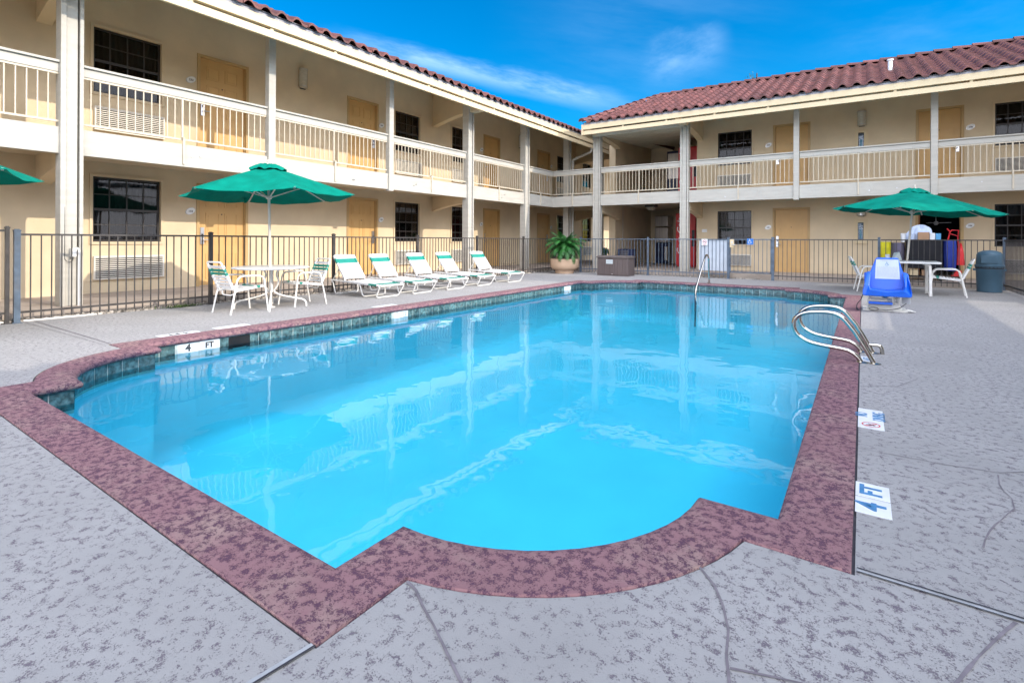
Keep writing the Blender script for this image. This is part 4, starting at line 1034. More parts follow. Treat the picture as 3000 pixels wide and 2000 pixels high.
def round_table(label, loc):
    r = thing('round_table', label, 'table', loc, R(12), 'tables under the green umbrellas')
    b = MB(); n = 48; V = []
    prof = [(.030, .605), (.53, .605), (.55, .612), (.556, .622), (.55, .632), (.53, .636), (.030, .636)]
    for q, z in prof:
        for k in range(n): V.append((q * math.cos(2 * math.pi * k / n), q * math.sin(2 * math.pi * k / n), z))
    m = len(prof); b.add(V, [(i * n + k, i * n + (k + 1) % n, ((i + 1) % m) * n + (k + 1) % n, ((i + 1) % m) * n + k) for i in range(m) for k in range(n)])
    local(b.build('table_top', TABLEM, r, smooth=True))
    for k in range(4):
        a = R(45 + 90 * k); c, s_ = math.cos(a), math.sin(a); P = [(.17, .602), (.10, .575), (.075, .50), (.105, .42), (.085, .33), (.045, .26), (.10, .205), (.26, .155), (.44, .115), (.50, .07), (.51, .0)]
        Q = []
        for i in range(len(P) - 1):
            p0 = P[max(i - 1, 0)]; p1, p2 = P[i], P[i + 1]; p3 = P[min(i + 2, len(P) - 1)]
            for j in range(4):
                t = j / 4; h = [.5 * (2 * p1[e] + (p2[e] - p0[e]) * t + (2 * p0[e] - 5 * p1[e] + 4 * p2[e] - p3[e]) * t * t + (3 * p1[e] - p0[e] - 3 * p2[e] + p3[e]) * t ** 3) for e in (0, 1)]; Q.append((h[0] * c, h[0] * s_, max(h[1], 0)))
        Q.append((.51 * c, .51 * s_, 0)); b = MB(); b.tube(Q, .0135, 8); local(b.build('leg', WHITEM, r, smooth=True))
    b = MB(); b.tube([(0, 0, .24), (0, 0, .60)], .030, 12); b.lathe([(.06, .0), (.06, .012), (.03, .02)], 16); local(b.build('pole_sleeve', WHITEM, r, smooth=True)); return r
round_table('round white table under the left green umbrella', (-7.61, 4.51, 0))
round_table('round white table beyond the left edge under the third umbrella', (-8.05, .66, 0))
def umbrella(label, loc, n, Rr, rot, lean=(0, 0), ztop=2.20, zrim=1.745, stain=False):
    r = thing('patio_umbrella', label, 'umbrella', loc, 0, 'green patio umbrellas')
    r.rotation_euler = (lean[0], lean[1], 0)
    b = MB(); m = 10; k = 9; V = []
    def pt(f, a):
        """f 0..1 from hub to rim, a panel angle fraction"""
        p = a * n; fr_ = p - math.floor(p); th0 = rot + 2 * math.pi * math.floor(p) / n; th1 = th0 + 2 * math.pi / n
        A = Vector((math.cos(th0), math.sin(th0))); B = Vector((math.cos(th1), math.sin(th1))); q = A.lerp(B, fr_) * (Rr * f)
        sag = 4 * fr_ * (1 - fr_)
        return (q.x * (1 - .02 * sag * f), q.y * (1 - .02 * sag * f), ztop - (ztop - zrim) * (f ** 1.06) - .050 * sag * f ** 1.6 + .006 * math.sin(17 * a * n + 9 * f) * f * sag)
    N_ = n * k
    fs_ = [.06 + .94 * i / m for i in range(m + 1)]
    for f in fs_:
        for j in range(N_): V.append(pt(f, j / N_))
    T = len(V)
    for f in fs_:
        for j in range(N_): q = pt(f, j / N_); V.append((q[0], q[1], q[2] - .004))
    F = []
    for i in range(m):
        for j in range(N_):
            a, c, d, e = i * N_ + j, i * N_ + (j + 1) % N_, (i + 1) * N_ + (j + 1) % N_, (i + 1) * N_ + j
            F += [(a, c, d, e), (T + a, T + e, T + d, T + c)]
    for j in range(N_): a, c = m * N_ + j, m * N_ + (j + 1) % N_; F.append((a, c, T + c, T + a))
    b.add(V, F); local(b.build('canopy', GREENF, r, smooth=True, autos=60, recalc=False))
    b = MB(); V = []; kk = 48; rng = random.Random(n); ph = [rng.uniform(0, 6.3) for _ in range(4)]
    for i, (q, z) in enumerate(((.02, .030), (.10, .022), (.18, -.012), (.25, -.050), (.262, -.066))):
        for j in range(kk):
            t = 2 * math.pi * j / kk; w = 1 + .05 * math.sin(5 * t + ph[0]) + .04 * math.sin(9 * t + ph[1]); V.append((q * w * math.cos(t), q * w * math.sin(t), ztop + z + (.010 * math.sin(7 * t + ph[2]) + .010 * math.sin(13 * t + ph[3])) * (i > 0)))
    b.add(V, [(i * kk + j, i * kk + (j + 1) % kk, (i + 1) * kk + (j + 1) % kk, (i + 1) * kk + j) for i in range(4) for j in range(kk)] + [tuple(range(kk))]); local(b.build('vent_cap', GREENF, r, smooth=True, autos=70))
    b = MB(); b.tube([(0, 0, .02), (0, 0, ztop + .06)], .019, 12); b.lathe([(.034, zrim - .06), (.045, zrim - .045), (.045, zrim - .01), (.034, zrim)], 14); b.lathe([(.03, ztop - .05), (.04, ztop - .03), (.03, ztop)], 12); b.lathe([(.004, ztop + .06), (.016, ztop + .075), (.012, ztop + .10), (.001, ztop + .105)], 12); local(b.build('pole', POLEW, r, smooth=True))
    for i in range(n):
        t = rot + 2 * math.pi * i / n; c, s_ = math.cos(t), math.sin(t); b = MB()
        def q(f, dz): return (Rr * f * c, Rr * f * s_, ztop - (ztop - zrim) * f ** 1.06 - dz)
        b.beam(q(.04, .018), q(.97, .018), .020, .014); b.beam((.045 * c, .045 * s_, zrim - .03), q(.55, .03), .014, .014); b.box(q(.97, 0)[0] - .01, q(.97, 0)[0] + .01, q(.97, 0)[1] - .01, q(.97, 0)[1] + .01, q(.97, 0)[2] - .03, q(.97, 0)[2] - .004)
        local(b.build('rib', POLEW, r))
    # tie strap hanging from the rim
    t = rot + 2 * math.pi * 5 / n; c, s_ = math.cos(t + .1), math.sin(t + .1); b = MB()
    b.box(Rr * .80 * c - .03, Rr * .80 * c + .03, Rr * .80 * s_ - .01, Rr * .80 * s_ + .01, zrim - .045, zrim + .04); local(b.build('tie_strap', GREENF, r)); return r
umbrella('open green umbrella over the round table on the left deck', (-7.61, 4.51, 0), 6, 1.29, R(34.3 + 190), (R(.5), R(-1.6)))
umbrella('open green umbrella over the square table by the blue pool lift', (.70, 13.32, 0), 8, 1.43, R(34.3 + 0), (0, R(4.5)), 2.13, 1.70)
umbrella('green umbrella of which only the rim tip shows at the left edge', (-8.05, .66, 0), 6, 1.29, R(34), (0, 0))
ST = thing('square_table', 'square cream table under the right umbrella behind the pool lift', 'table', (.80, 13.32, 0), 0, 'tables under the green umbrellas')
b = MB(); b.box(-.46, .46, -.46, .46, .632, .672); local(b.build('table_top', TABLEM, ST, bevel=.012))
for sx in (-1, 1):
    for sy in (-1, 1):
        b = MB(); b.tube(round_path([(sx * .22, sy * .33, .62), (sx * .29, sy * .36, .61), (sx * .30, sy * .38, 0)], .05), .026, 8); local(b.build('leg', WHITEM, ST, smooth=True))

# ---------------------------------------------------------------- pool ladder rails and step rail
pl = thing('pool_ladder', 'pair of looped stainless ladder rails over the right pool edge', 'pool ladder', (.05, 5.78, 0))
LP = [(-.002, -.01), (-.03, .04), (-.061, .07), (-.105, .095), (-.16, .105), (-.228, .112), (-.31, .12), (-.384, .132), (-.425, .145), (-.459, .162), (-.487, .182), (-.509, .205), (-.523, .23), (-.532, .258), (-.536, .285), (-.534, .315), (-.522, .346), (-.503, .37), (-.479, .388), (-.45, .402), (-.413, .413), (-.35, .421), (-.275, .424), (-.235, .421), (-.207, .415), (-.178, .403), (-.153, .386), (-.128, .362), (-.10, .325), (-.053, .262), (.032, .107), (.092, -.01)]
for y in (5.50, 6.02):
    b = MB(); b.tube([(x, y, z) for x, z in LP], .0195, 12)
    rl = b.build('rail', STEEL, pl, smooth=True)
    b = MB()
    for x in (0.0, .092): b.lathe([(.045, .0005), (.045, .006), (.024, .012)], 18, (x, y, 0))
    b.build('anchor_flange', STEEL, rl, smooth=True)
b = MB(); b.tube(round_path([(.05, 6.02, .082), (.15, 6.02, .082), (.158, 6.02, -.01)], .04), .0175, 12); b.build('rail', STEEL, pl, smooth=True)
b = MB(); b.tube(round_path([(-3.2, 13.53, -.01), (-3.2, 13.47, .66), (-3.2, 13.25, .735), (-3.2, 13.05, .62), (-3.2, 12.28, -.05), (-3.2, 12.20, -1.0)], .10, 8), .022, 12); b.lathe([(.05, .0045), (.05, .012), (.026, .02)], 18, (-3.2, 13.53, 0))
gr = b.build('step_rail', STEEL, None, smooth=True); tag(gr, 'single stainless handrail sloping into the water at the far end', 'handrail')

# ---------------------------------------------------------------- pool lift
lf = thing('pool_lift', 'bright blue chair lift on a cream base at the right pool edge', 'pool lift', (.28, 9.85, 0))
b = MB()   # moulded seat shell: back, seat pan, side wings
def shell(front, t=.028):
    pass
B0 = 9.92
bk = [(.02, .26), (.02, .57), (.10, .595), (.17, .80), (.19, .815), (.44, .815), (.46, .80), (.515, .595), (.58, .57), (.58, .26)]
V = [(x, B0 + (z - .36) * .28, z) for x, z in bk] + [(x, B0 + .03 + (z - .36) * .28, z) for x, z in bk]; n = len(bk)
b.add(V, [tuple(range(n)), tuple(range(2 * n - 1, n - 1, -1))] + [(i, n + i, n + (i + 1) % n, (i + 1) % n) for i in range(n)])
S = [(.055, .59), (.04, .57), (.02, .40), (.0, .315), (.0, .255), (.03, .245), (.58, .245), (.60, .26), (.60, .315), (.585, .40), (.565, .57), (.55, .59), (.515, .595), (.50, .58), (.515, .40), (.50, .345), (.30, .318), (.10, .345), (.085, .40), (.105, .58), (.09, .595)]
n = len(S)
def fy(x, z): return B0 - (.40 if z < .36 else .40 - (z - .36) * .85)
V = [(x, fy(x, z), z) for x, z in S] + [(x, B0 + .06, z) for x, z in S]
b.add(V, [tuple(range(n)), tuple(range(2 * n - 1, n - 1, -1))] + [(i, n + i, n + (i + 1) % n, (i + 1) % n) for i in range(n)])
b.build('seat', BLUEP, lf, bevel=.012)
b = MB(); q0, q1 = .16, .47
def bp(x, z, o=0): return (x, B0 + (z - .36) * .28 - .004 - o, z)
b.add([bp(.16, .485), bp(.478, .485), bp(.46, .785), (.175, B0 + (.785 - .36) * .28 - .004, .785)], [(0, 1, 2, 3)]); pp = b.build('instruction_sheet', PAPER, lf, recalc=False)
wheelchair(.315, .715, .075, lambda x, z, o: bp(x, z, .002 + o), INKBLUE, pp)
b = MB(); rng = random.Random(4)
for i in range(13):
    z = .665 - i * .0125; x = .185
    while x < .45:
        w = rng.uniform(.012, .04); w = min(w, .452 - x); b.add([bp(x, z, .0015), bp(x + w, z, .0015), bp(x + w, z + .0055, .0015), bp(x, z + .0055, .0015)], [(0, 1, 2, 3)]); x += w + .007
b.build('printed_lines', GREYT, pp, recalc=False)
text_mesh('POOL LIFT', .030, lambda x, y, o: bp(.317 + x, .768 + y, .0015 + o), GREYT, 'lettering', pp, sx=1.2)
b = MB(); b.box(.0, .56, 9.72, 10.22, .001, .02); b.prism([(.04, .02), (.50, .02), (.47, .10), (.07, .10)], 9.74, 9.80, 'y'); b.prism([(.50, .02), (.66, .02), (.56, .05)], 9.72, 9.80, 'y')
b.build('base_plate', LIFTW, lf, bevel=.006)
b = MB(); b.prism([(.40, .02), (.47, .02), (.47, .25), (.40, .25)], 9.80, 10.0, 'y'); b.prism([(.10, .16), (.30, .16), (.36, .26), (.30, .26), (.24, .19), (.10, .19)], 9.78, 9.86, 'y'); b.build('mast', LIFTW, lf, bevel=.006)
b = MB(); b.tube(round_path([(.06, 9.72, .05), (.085, 9.72, .232), (.29, 9.72, .232)], .05), .014, 8); b.build('footrest_arm', LIFTW, lf, smooth=True)
b = MB(); b.box(.075, .375, 9.60, 9.74, .115, .15); b.build('footrest', BLUEP, lf, bevel=.01)
b = MB(); b.box(.315, .375, 9.72, 9.77, .15, .20); b.box(.50, .60, 9.86, 9.95, .12, .24); b.build('control_box', GREYT, lf, bevel=.004)
b = MB(); b.lathe([(.001, -.02), (.022, -.018), (.026, 0), (.022, .018), (.001, .02)], 14, (.285, 9.70, .228)); b.lathe([(.012, 0), (.012, .004)], 10, (.075, 9.715, .07)); b.build('knob', INKBLUE, lf, smooth=True)
b = MB(); b.box(.42, .45, 9.795, 9.799, .13, .135);
for i, z in enumerate((.14, .165, .19, .215)): b.beam((.41 + .012 * (i % 2), 9.797, z), (.445 - .008 * (i % 2), 9.797, z + .018), .007, .002, (0, 1, 0))
b.build('mast_lettering', INK, lf)
b = MB(); b.tube(round_path([(.02, 9.78, .30), (-.02, 9.70, .16), (-.075, 9.66, .10), (-.075, 9.60, .02), (-.05, 9.56, .008)], .06), .006, 6); b.tube([(-.075, 9.62, .045), (-.055, 9.57, .008)], .010, 6)
b.tube([(.14 + .06 * math.cos(t * .5), 9.69 + .02 * math.sin(t * .5), .035 + .02 * math.sin(t * .5)) for t in range(14)], .005, 6); b.tube(round_path([(.20, 9.69, .03), (.33, 9.66, .03), (.46, 9.72, .06), (.55, 9.84, .13)], .05), .005, 6); b.build('cable', CABLE, lf, smooth=True)

# ---------------------------------------------------------------- trash can
tcn = thing('trash_can', 'blue grey domed trash can in the far right fence corner', 'trash can', (2.24, 14.85, 0))
b = MB(); b.lathe([(.19, .0), (.205, .01), (.222, .46), (.226, .465), (.226, .52), (.235, .525), (.235, .54), (.20, .54)], 28); local(b.build('bin_body', BINM, tcn, smooth=True))
b = MB()
for s_ in (-1, 1): b.box(s_ * .235 - .03, s_ * .235 + .03, -.05, .05, .455, .495)
local(b.build('handle', BINM, tcn, bevel=.008))
b = MB(); b.lathe([(.235, .545), (.245, .55), (.245, .575), (.222, .59), (.215, .72), (.212, .80), (.18, .85), (.10, .885), (.001, .893)], 28); local(b.build('dome_lid', BINM, tcn, smooth=True))
b = MB(); b.box(-.17, .10, -.232, -.20, .62, .785); lidf = local(b.build('flap', BINM, tcn, bevel=.006))
b = MB(); b.lathe([(.232, .50), (.236, .545), (.21, .546)], 22); local(b.build('bin_liner', BLKP, tcn, smooth=True))

# ---------------------------------------------------------------- deck box, planter, palm
db = thing('deck_box', 'dark brown plank-effect storage box with a paper notice beside the far fence', 'storage box', (-6.2, 14.69, 0), R(-2))
b = MB(); b.box(-.50, .50, -.235, .235, .0, .535)
local(b.build('box_body', BOXM, db, bevel=.01))
b = MB()
for i in range(12): x = -.50 + 1.0 * (i + .5) / 12; b.box(x - .036, x + .036, -.246, -.236, .04, .50)
for i in range(5): y = -.235 + .47 * (i + .5) / 5; b.box(.501, .511, y - .040, y + .040, .04, .44 if i in (1, 2, 3) else .50)
b.box(-.07, .07, -.252, -.2465, .035, .085)
local(b.build('planks', BOXM, db, bevel=.004))
b = MB(); b.box(-.53, .53, -.265, .255, .538, .575); b.box(-.50, .50, -.235, .225, .575, .600); local(b.build('lid', BOXL, db, bevel=.012))
b = MB(); b.box(-.03, .03, -.2535, -.2522, .05, .065); local(b.build('badge', LOCK, db))
b = MB(); b.box(-.20, .02, -.2515, -.2470, .36, .485); nt_ = local(b.build('paper_notice', PAPER, db))
b = MB()
for i, w in enumerate((.08, .11, .07)): b.box(-.09 - w, -.09 + w, -.2525, -.2518, .445 - i * .028, .455 - i * .028)
local(b.build('printed_lines', GREYT, nt_))
pt_ = thing('planter', 'round sand coloured planter bowl on the far left deck', 'planter', (-7.92, 14.62, 0))
b = MB(); b.lathe([(.29, 0), (.30, .10), (.33, .115), (.40, .15), (.445, .21), (.455, .30), (.46, .445), (.455, .47), (.42, .47), (.41, .43)], 40); local(b.build('bowl', TERRA, pt_, smooth=True))
b = MB(); b.lathe([(.001, .46), (.25, .445), (.41, .43)], 24); local(b.build('soil', SOIL, pt_, smooth=True))
sp = thing('sago_palm', 'sago palm with arching dark green fronds in the sand coloured planter', 'palm', (-7.92, 14.62, .45))
b = MB(); rng = random.Random(11); n = 16; V = []; prof = [(.20, -.02), (.205, .08), (.185, .18), (.16, .30), (.12, .40), (.05, .46)]; lean = .05
for i, (q, z) in enumerate(prof):
    for k in range(n): t = 6.283 * k / n; w = q * rng.uniform(.86, 1.1); V.append((w * math.cos(t) - lean * 0 - .02 * z, w * math.sin(t), z))
b.add(V, [(i * n + k, i * n + (k + 1) % n, (i + 1) * n + (k + 1) % n, (i + 1) * n + k) for i in range(len(prof) - 1) for k in range(n)] + [tuple((len(prof) - 1) * n + k for k in range(n))])
for k in range(150):   # old leaf bases
    t = rng.uniform(0, 6.283); z = rng.uniform(.02, .42); q = .205 - .25 * max(0, z - .1) ** 1.2; d = Vector((math.cos(t), math.sin(t), .9)).normalized(); p = Vector((q * .9 * math.cos(t), q * .9 * math.sin(t), z)); b.beam(tuple(p), tuple(p + d * rng.uniform(.03, .055)), .022, .012)
local(b.build('trunk', BARK, sp))
b = MB()
for f in range(62):
    az = f * 2.39996 + rng.uniform(-.15, .15); el = R(86 - 92 * (f / 62) ** .8 + rng.uniform(-6, 6)); L = rng.uniform(.56, .80) * (1.0 if f > 8 else .8); nn = 18; P = []; p = Vector((.03 * math.cos(az), .03 * math.sin(az), .42)); e = el
    for i in range(nn + 1):
        P.append(p.copy()); e -= R(3.6 + 3.2 * (i / nn)) * (1.0 if f > 5 else .6); p = p + Vector((math.cos(az) * math.cos(e), math.sin(az) * math.cos(e), math.sin(e))) * (L / nn)
    b.tube(P, [.007 * (1 - .75 * i / nn) for i in range(nn + 1)], 4)
    sd_ = Vector((-math.sin(az), math.cos(az), 0))
    for i in range(2, nn + 1):
        d = (P[i] - P[i - 1]).normalized(); up = sd_.cross(d).normalized(); ll = .155 * math.sin(math.pi * (.12 + .80 * i / nn)) ** .8 + .012
        for sub in (0.0, .5):
            q = P[i - 1].lerp(P[i], sub)
            for s_ in (-1, 1):
                dr = (sd_ * s_ * .80 + d * .62 + up * (.22 + rng.uniform(-.08, .08))).normalized(); w = .0062; a = q; c = q + dr * ll * .55 - up * .0; e2 = q + dr * ll - up * .03 * 0 + Vector((0, 0, -.018))
                b.add([tuple(a - d * w), tuple(a + d * w), tuple(c + d * w), tuple(e2), tuple(c - d * w)], [(0, 1, 2, 4), (4, 2, 3)])
local(b.build('fronds', FROND, sp, recalc=False))
b = MB(); rng = random.Random(2)
for k in range(260):
    c = Vector((-8.70 + rng.gauss(0, .035), 3.72 + rng.gauss(0, .13), .01)); t = rng.uniform(0, 6.28); d = Vector((math.cos(t), math.sin(t), rng.uniform(.2, 1.2))).normalized(); l = rng.uniform(.025, .075); s_ = Vector((-math.sin(t), math.cos(t), 0)) * .006
    b.add([tuple(c - s_), tuple(c + s_), tuple(c + d * l)], [(0, 1, 2)])
wd = b.build('weeds', WEED, None, recalc=False); tag(wd, 'small green weeds at the foot of the left fence', 'weeds', kind='stuff')
# plant pot glimpsed behind the arch
sh = thing('potted_shrub', 'small green shrub in the passage behind the arch, left of the drinks alcove', 'shrub', (-9.2, 20.6, ZF))
b = MB(); b.lathe([(.13, 0), (.17, .26), (.18, .27), (.15, .27)], 18); local(b.build('pot', TERRA, sh, smooth=True))
b = MB()
for k in range(500):
    d = Vector((rng.gauss(0, 1), rng.gauss(0, 1), rng.gauss(0, 1))).normalized(); c = Vector((0, 0, .46)) + Vector((d.x * .25, d.y * .25, d.z * .2)) * rng.uniform(.4, 1); a = Vector((rng.gauss(0, 1), rng.gauss(0, 1), rng.gauss(0, 1))).normalized() * .045; e2 = d.cross(a).normalized() * .02
    b.add([tuple(c - a), tuple(c + e2), tuple(c + a), tuple(c - e2)], [(0, 1, 2, 3)])
local(b.build('foliage', FROND, sh, recalc=False))
# tree whose top shows over the ridge
tr = thing('tree', 'thin treetop showing just above the red tiled ridge', 'tree', (-4.75, 30, 0))
b = MB(); b.tube([(0, 0, 0), (.1, 0, 3), (-.05, .1, 6), (.05, 0, 10.0)], [.16, .13, .09, .03], 8)
rng = random.Random(8); tips = []
for k in range(26):
    z = rng.uniform(6.8, 9.75); t = rng.uniform(0, 6.28); L = rng.uniform(.4, .9) * (1.2 - (z - 6.8) * .2); d = Vector((math.cos(t), math.sin(t), rng.uniform(.5, 1.3))).normalized(); p = Vector((0, 0, z)); q = p + d * L; b.tube([tuple(p), tuple(p.lerp(q, .5) + Vector((0, 0, .04))), tuple(q)], [.03, .018, .006], 5); tips.append((p, q))
local(b.build('trunk', BARK, tr))
b = MB()
for p, q in tips:
    for k in range(34):
        c = p.lerp(q, rng.uniform(.35, 1.08)) + Vector((rng.gauss(0, .12), rng.gauss(0, .12), rng.gauss(0, .12))); a = Vector((rng.gauss(0, 1), rng.gauss(0, 1), rng.gauss(0, 1))).normalized() * rng.uniform(.04, .08); e2 = a.cross(Vector((rng.gauss(0, 1), rng.gauss(0, 1), 1))).normalized() * .025
        b.add([tuple(c - a), tuple(c + e2), tuple(c + a), tuple(c - e2)], [(0, 1, 2, 3)])
local(b.build('crown', LEAFD, tr, recalc=False))

# ---------------------------------------------------------------- drinks alcove machines
def vending(name, label, x0, x1, y, z0, z1, m, word=None):
    r = thing(name, label, 'vending machine', ((x0 + x1) / 2, y, z0))
    b = MB(); b.box(x0, x1, y + .012, y + .78, z0 + .06, z1); b.box(x0 + .04, x1 - .04, y + .06, y + .74, z0, z0 + .06); b.build('cabinet', BLKP if m is not REDM else REDM, r, bevel=.015)
    b = MB(); b.box(x0 + .015, x1 - .015, y - .012, y + .011, z0 + .08, z1 - .02); fp = b.build('front_panel', m, r, bevel=.006)
    b = MB(); b.box(x1 - .13, x1 - .03, y - .020, y - .0125, z0 + .75, z0 + 1.35); b.build('coin_panel', BLKP, fp)
    if word: text_mesh(word, .30, lambda a, c, o: (x0 + .17 - c, y - .0135 - o, (z0 + z1) / 2 + .12 + a), SIGNW, 'lettering', fp, shear=.35, bold=.004, sx=1.05)
    return r
vending('vending_machine', 'tall red drinks machine with white script in the ground floor alcove', -5.74, -5.02, 19.2, ZF, 2.07, REDM, 'Coca-Cola')
vending('vending_machine', 'tall red drinks machine with white script on the upper floor', -5.66, -4.96, 19.2, ZU, 4.50, REDM, 'Coca-Cola')
v = vending('vending_machine', 'dark blue drinks machine left of the upper red one', -6.30, -5.70, 19.9, ZU, 4.52, NAVY)
b = MB(); b.box(-6.26, -5.80, 19.886, 19.8875, 3.45, 4.42); b.build('display_pane', STNL, v)
im = thing('ice_machine', 'tall stainless ice machine at the back of the ground floor alcove', 'ice machine', (-6.97, 21.3, ZF))
b = MB(); b.box(-7.25, -6.69, 21.3, 21.95, .98, 1.62); b.box(-7.25, -6.69, 21.3, 21.95, 1.64, 2.10); b.build('cabinet', STNL, im, bevel=.03)
b = MB(); b.box(-7.22, -6.72, 21.34, 21.95, .12, .97); b.build('dispenser_base', NAVY, im, bevel=.02)
b = MB(); b.box(-6.82, -6.72, 21.29, 21.335, .25, .82); b.build('drip_panel', GRILLE, im)
bn = thing('storage_crate', 'dark navy slatted crate by the alcove wall behind the storage box', 'crate', (-7.08, 17.75, ZF))
b = MB(); b.box(-7.37, -6.80, 17.62, 17.98, ZF + .001, .76); b.build('crate_body', NAVY, bn, bevel=.02)
b = MB()
for i in range(4): b.box(-7.27, -6.98, 17.607, 17.619, .52 + i * .05, .545 + i * .05)
b.build('slats', STNL, bn)

# ---------------------------------------------------------------- housekeeping cart behind the far fence
ct = thing('housekeeping_cart', 'black housekeeping cart piled with linen in front of the open door', 'cart', (1.27, 16.6, ZF))
b = MB(); b.box(.91, 1.62, 16.36, 16.85, .40, 1.10); b.build('cart_body', CARTB, ct, bevel=.015)
b = MB()
for x in (.93, 1.60):
    for y in (16.38, 16.83): b.tube([(x, y, .17), (x, y, .40)], .014, 6)
b.box(.91, 1.62, 16.37, 16.84, .19, .22); b.build('shelf_frame', CARTB, ct)
for x in (.95, 1.58):
    for y in (16.40, 16.80):
        b = MB(); b.lathe([(.0, -.012), (.034, -.012), (.034, .012), (.0, .012)], 14); o = b.build('wheel', BLKP, ct, smooth=True); o.matrix_parent_inverse = Matrix.Translation((-1.27, -16.6, -ZF)) @ Matrix.Translation((x, y, .136)) @ Matrix.Rotation(R(90), 4, 'X')
b = MB(); b.tube(round_path([(.90, 16.36, 1.105), (1.64, 16.36, 1.105), (1.64, 16.85, 1.105), (.90, 16.85, 1.105), (.90, 16.36, 1.105)], .04), .011, 6); b.build('rim_rail', INKBLUE, ct, smooth=True)
def bag(name, label, cat, x0, x1, y0, y1, z0, z1, m, seed, folds=9):
    rng = random.Random(seed); b = MB(); n = 36; k = 10; V = []
    for i in range(k + 1):
        f = i / k; w = .86 + .14 * math.sin(f * 2.6)
        for j in range(n):
            t = 6.283 * j / n; q = w * (1 + .05 * math.sin(folds * t + 2 * f) + rng.uniform(-.012, .012)); c, s_ = math.cos(t), math.sin(t); e = .6
            V.append(((x0 + x1) / 2 + (x1 - x0) / 2 * q * math.copysign(abs(c) ** e, c), (y0 + y1) / 2 + (y1 - y0) / 2 * q * math.copysign(abs(s_) ** e, s_), z0 + (z1 - z0) * f))
    b.add(V, [(i * n + j, i * n + (j + 1) % n, (i + 1) * n + (j + 1) % n, (i + 1) * n + j) for i in range(k) for j in range(n)] + [tuple(range(n)), tuple(k * n + j for j in range(n))])
    o = b.build(name, m, None, smooth=True); return tag(o, label, cat)
bag('laundry_bag', 'hanging navy laundry bag on the right end of the cart', 'bag', 1.645, 1.90, 16.42, 16.80, .36, 1.10, CARTN, 1)
bag('laundry_bag', 'dark grey rounded bag on the left end of the cart', 'bag', .60, .89, 16.40, 16.80, .30, 1.04, mat('bag_grey', (.11, .10, .15), .7, .1, 8, .3, 16), 2, 4)
bag('cleaning_bag', 'bright yellow bag hanging at the left of the cart', 'bag', .37, .60, 16.35, 16.62, .55, 1.06, YELL, 3, 5)
def heap(name, label, cat, c, rad, m, seed):
    rng = random.Random(seed); b = MB(); n, k = 26, 9; V = []; ph = [rng.uniform(0, 6) for _ in range(5)]
    for i in range(k + 1):
        f = i / k * math.pi / 2
        for j in range(n):
            t = 6.283 * j / n; w = 1 + .13 * math.sin(3 * t + ph[0] + 2 * f) + .10 * math.sin(7 * t + ph[1] - 4 * f) + .05 * math.sin(13 * t + ph[2]); V.append((c[0] + rad[0] * math.cos(f) * math.cos(t) * w, c[1] + rad[1] * math.cos(f) * math.sin(t) * w, c[2] + rad[2] * math.sin(f) * (1 + .14 * math.sin(5 * t + ph[3]))))
    b.add(V, [(i * n + j, i * n + (j + 1) % n, (i + 1) * n + (j + 1) % n, (i + 1) * n + j) for i in range(k) for j in range(n)] + [tuple(range(n)), tuple(k * n + j for j in range(n))]); return tag(b.build(name, m, None, smooth=True), label, cat)
heap('linen_pile', 'heap of pale blue crumpled linen on top of the cart', 'linen', (1.22, 16.66, 1.105), (.30, .17, .35), LINEN, 5)
def bucket(label, x, y, z, r_, h, m=SIGNW):
    b = MB(); b.lathe([(r_ * .82, 0), (r_, h), (r_ * 1.05, h), (r_ * 1.05, h + .01), (r_ * .9, h + .01), (r_ * .75, .02)], 18, (x, y, z)); return tag(b.build('bucket', m, None, smooth=True), label, 'bucket')
bucket('white bucket on the cart left of the umbrella pole', .845, 16.45, 1.05, .055, .22); bucket('pale bucket on the cart right of the umbrella pole', 1.03, 16.45, 1.105, .065, .15, LINEN)
def carton(name, label, x0, x1, y0, y1, z0, z1, m, cat='box'):
    b = MB(); b.box(x0, x1, y0, y1, z0, z1); o = b.build(name, m, None, bevel=.004); tag(o, label, cat)
    b = MB(); b.box(x0 + .004, x1 - .004, y0 + .004, y1 - .004, z1 + .0005, z1 + .004); b.build('lid_flap', m, o); return o
carton('cardboard_box', 'brown cardboard box at the front of the cart top', 1.14, 1.365, 16.38, 16.50, 1.116, 1.30, CARD)
carton('tissue_box', 'white paper box on the cart beside the cardboard box', 1.375, 1.475, 16.38, 16.52, 1.116, 1.28, SIGNW)
carton('tissue_box', 'blue tissue box at the right front of the cart top', 1.485, 1.585, 16.38, 16.52, 1.116, 1.27, TISSUE)
carton('cardboard_box', 'tan cardboard box on the bottom shelf of the cart', .98, 1.16, 16.40, 16.6, .222, .36, FASCIA)
carton('cardboard_box', 'dark brown box on the bottom shelf of the cart', 1.22, 1.33, 16.40, 16.6, .222, .37, CARD)
bm_ = thing('dustpan', 'red long handled dustpan leaning beside the navy bag', 'dustpan', (1.93, 16.7, ZF))
b = MB(); b.tube([(1.83, 16.78, 1.36), (1.96, 16.75, 1.35), (1.94, 16.74, 1.21), (1.78, 16.78, 1.28), (1.83, 16.78, 1.36)], .013, 6); b.tube([(1.94, 16.74, 1.22), (1.97, 16.70, .45)], .010, 6); b.build('handle', REDT, bm_, smooth=True)
b = MB(); b.prism([(1.80, .22), (1.99, .22), (2.0, .36), (1.90, .36)], 16.55, 16.75, 'y'); b.build('pan', REDT, bm_, bevel=.006)
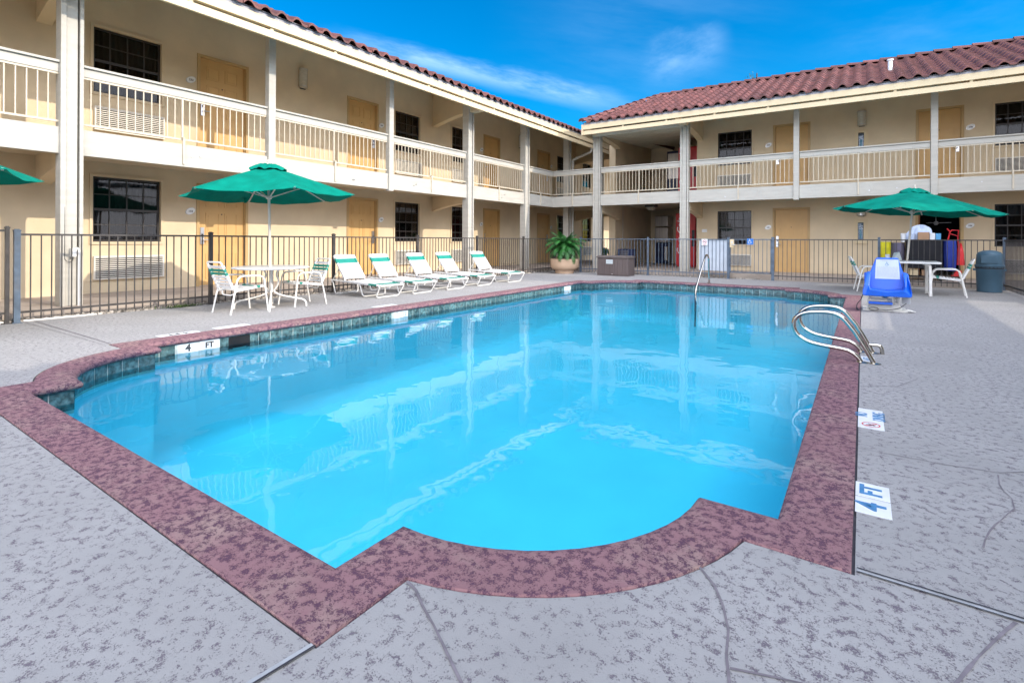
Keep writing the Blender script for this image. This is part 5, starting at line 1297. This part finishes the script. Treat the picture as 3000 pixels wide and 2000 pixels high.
b = MB(); b.tube([(1.74, 16.8, 1.40), (1.80, 16.8, 1.32), (1.76, 16.8, 1.12)], .016, 6); o = b.build('broom', REDT, None, smooth=True); tag(o, 'short red broom handle standing behind the cart linen', 'broom')
heap('cleaning_cloth', 'red cloth hanging in front of the open door frame', 'cloth', (1.98, 16.62, .50), (.07, .06, .48), REDT, 9)
fan = thing('ceiling_fan', 'pale ceiling fan inside the dark open room', 'fan', (1.78, 19.6, 1.9))
b = MB()
for t in (0, 2.1, 4.2): b.beam((1.78, 19.6, 1.62), (1.78 + .34 * math.cos(t), 19.6 + .34 * math.sin(t), 1.63), .09, .012)
b.build('blade', SIGNW, fan)
b = MB(); b.tube([(1.78, 19.6, 2.38), (1.78, 19.6, 1.64)], .012, 6); b.lathe([(.03, 1.56), (.06, 1.60), (.05, 1.66), (.01, 1.68)], 12, (1.78, 19.6, 0)); b.build('motor', SIGNW, fan, smooth=True)
# cups and paper on the square table
for i, (x, y, h) in enumerate(((.42, 13.10, .16),)):
    b = MB()
    for k in range(4): b.lathe([(.030, .012 * k), (.040, .10 + .012 * k), (.042, .10 + .012 * k), (.038, .10 + .012 * k)], 16, (x, y, .672))
    o = b.build('paper_cups', SIGNW, None, smooth=True); tag(o, 'stack of white paper cups on the square table', 'cups')
b = MB(); b.add([(.50, 13.08, .673), (.62, 13.05, .673), (.66, 13.16, .70), (.62, 13.2, .86), (.53, 13.22, .84), (.48, 13.14, .69), (.56, 13.12, .79), (.60, 13.19, .675)], [(0, 1, 6), (1, 2, 6), (2, 3, 6), (3, 4, 6), (4, 5, 6), (5, 0, 6), (0, 7, 1), (7, 2, 1), (7, 3, 2), (7, 4, 3), (7, 5, 4), (7, 0, 5)]); o = b.build('crumpled_paper', PAPER, None); tag(o, 'crumpled white paper bag on the square table', 'paper')
b = MB(); b.box(.36, .50, 12.95, 13.06, .6725, .70); o = b.build('napkin_pack', PAPER, None, bevel=.006); tag(o, 'low white napkin pack on the front corner of the square table', 'napkins')
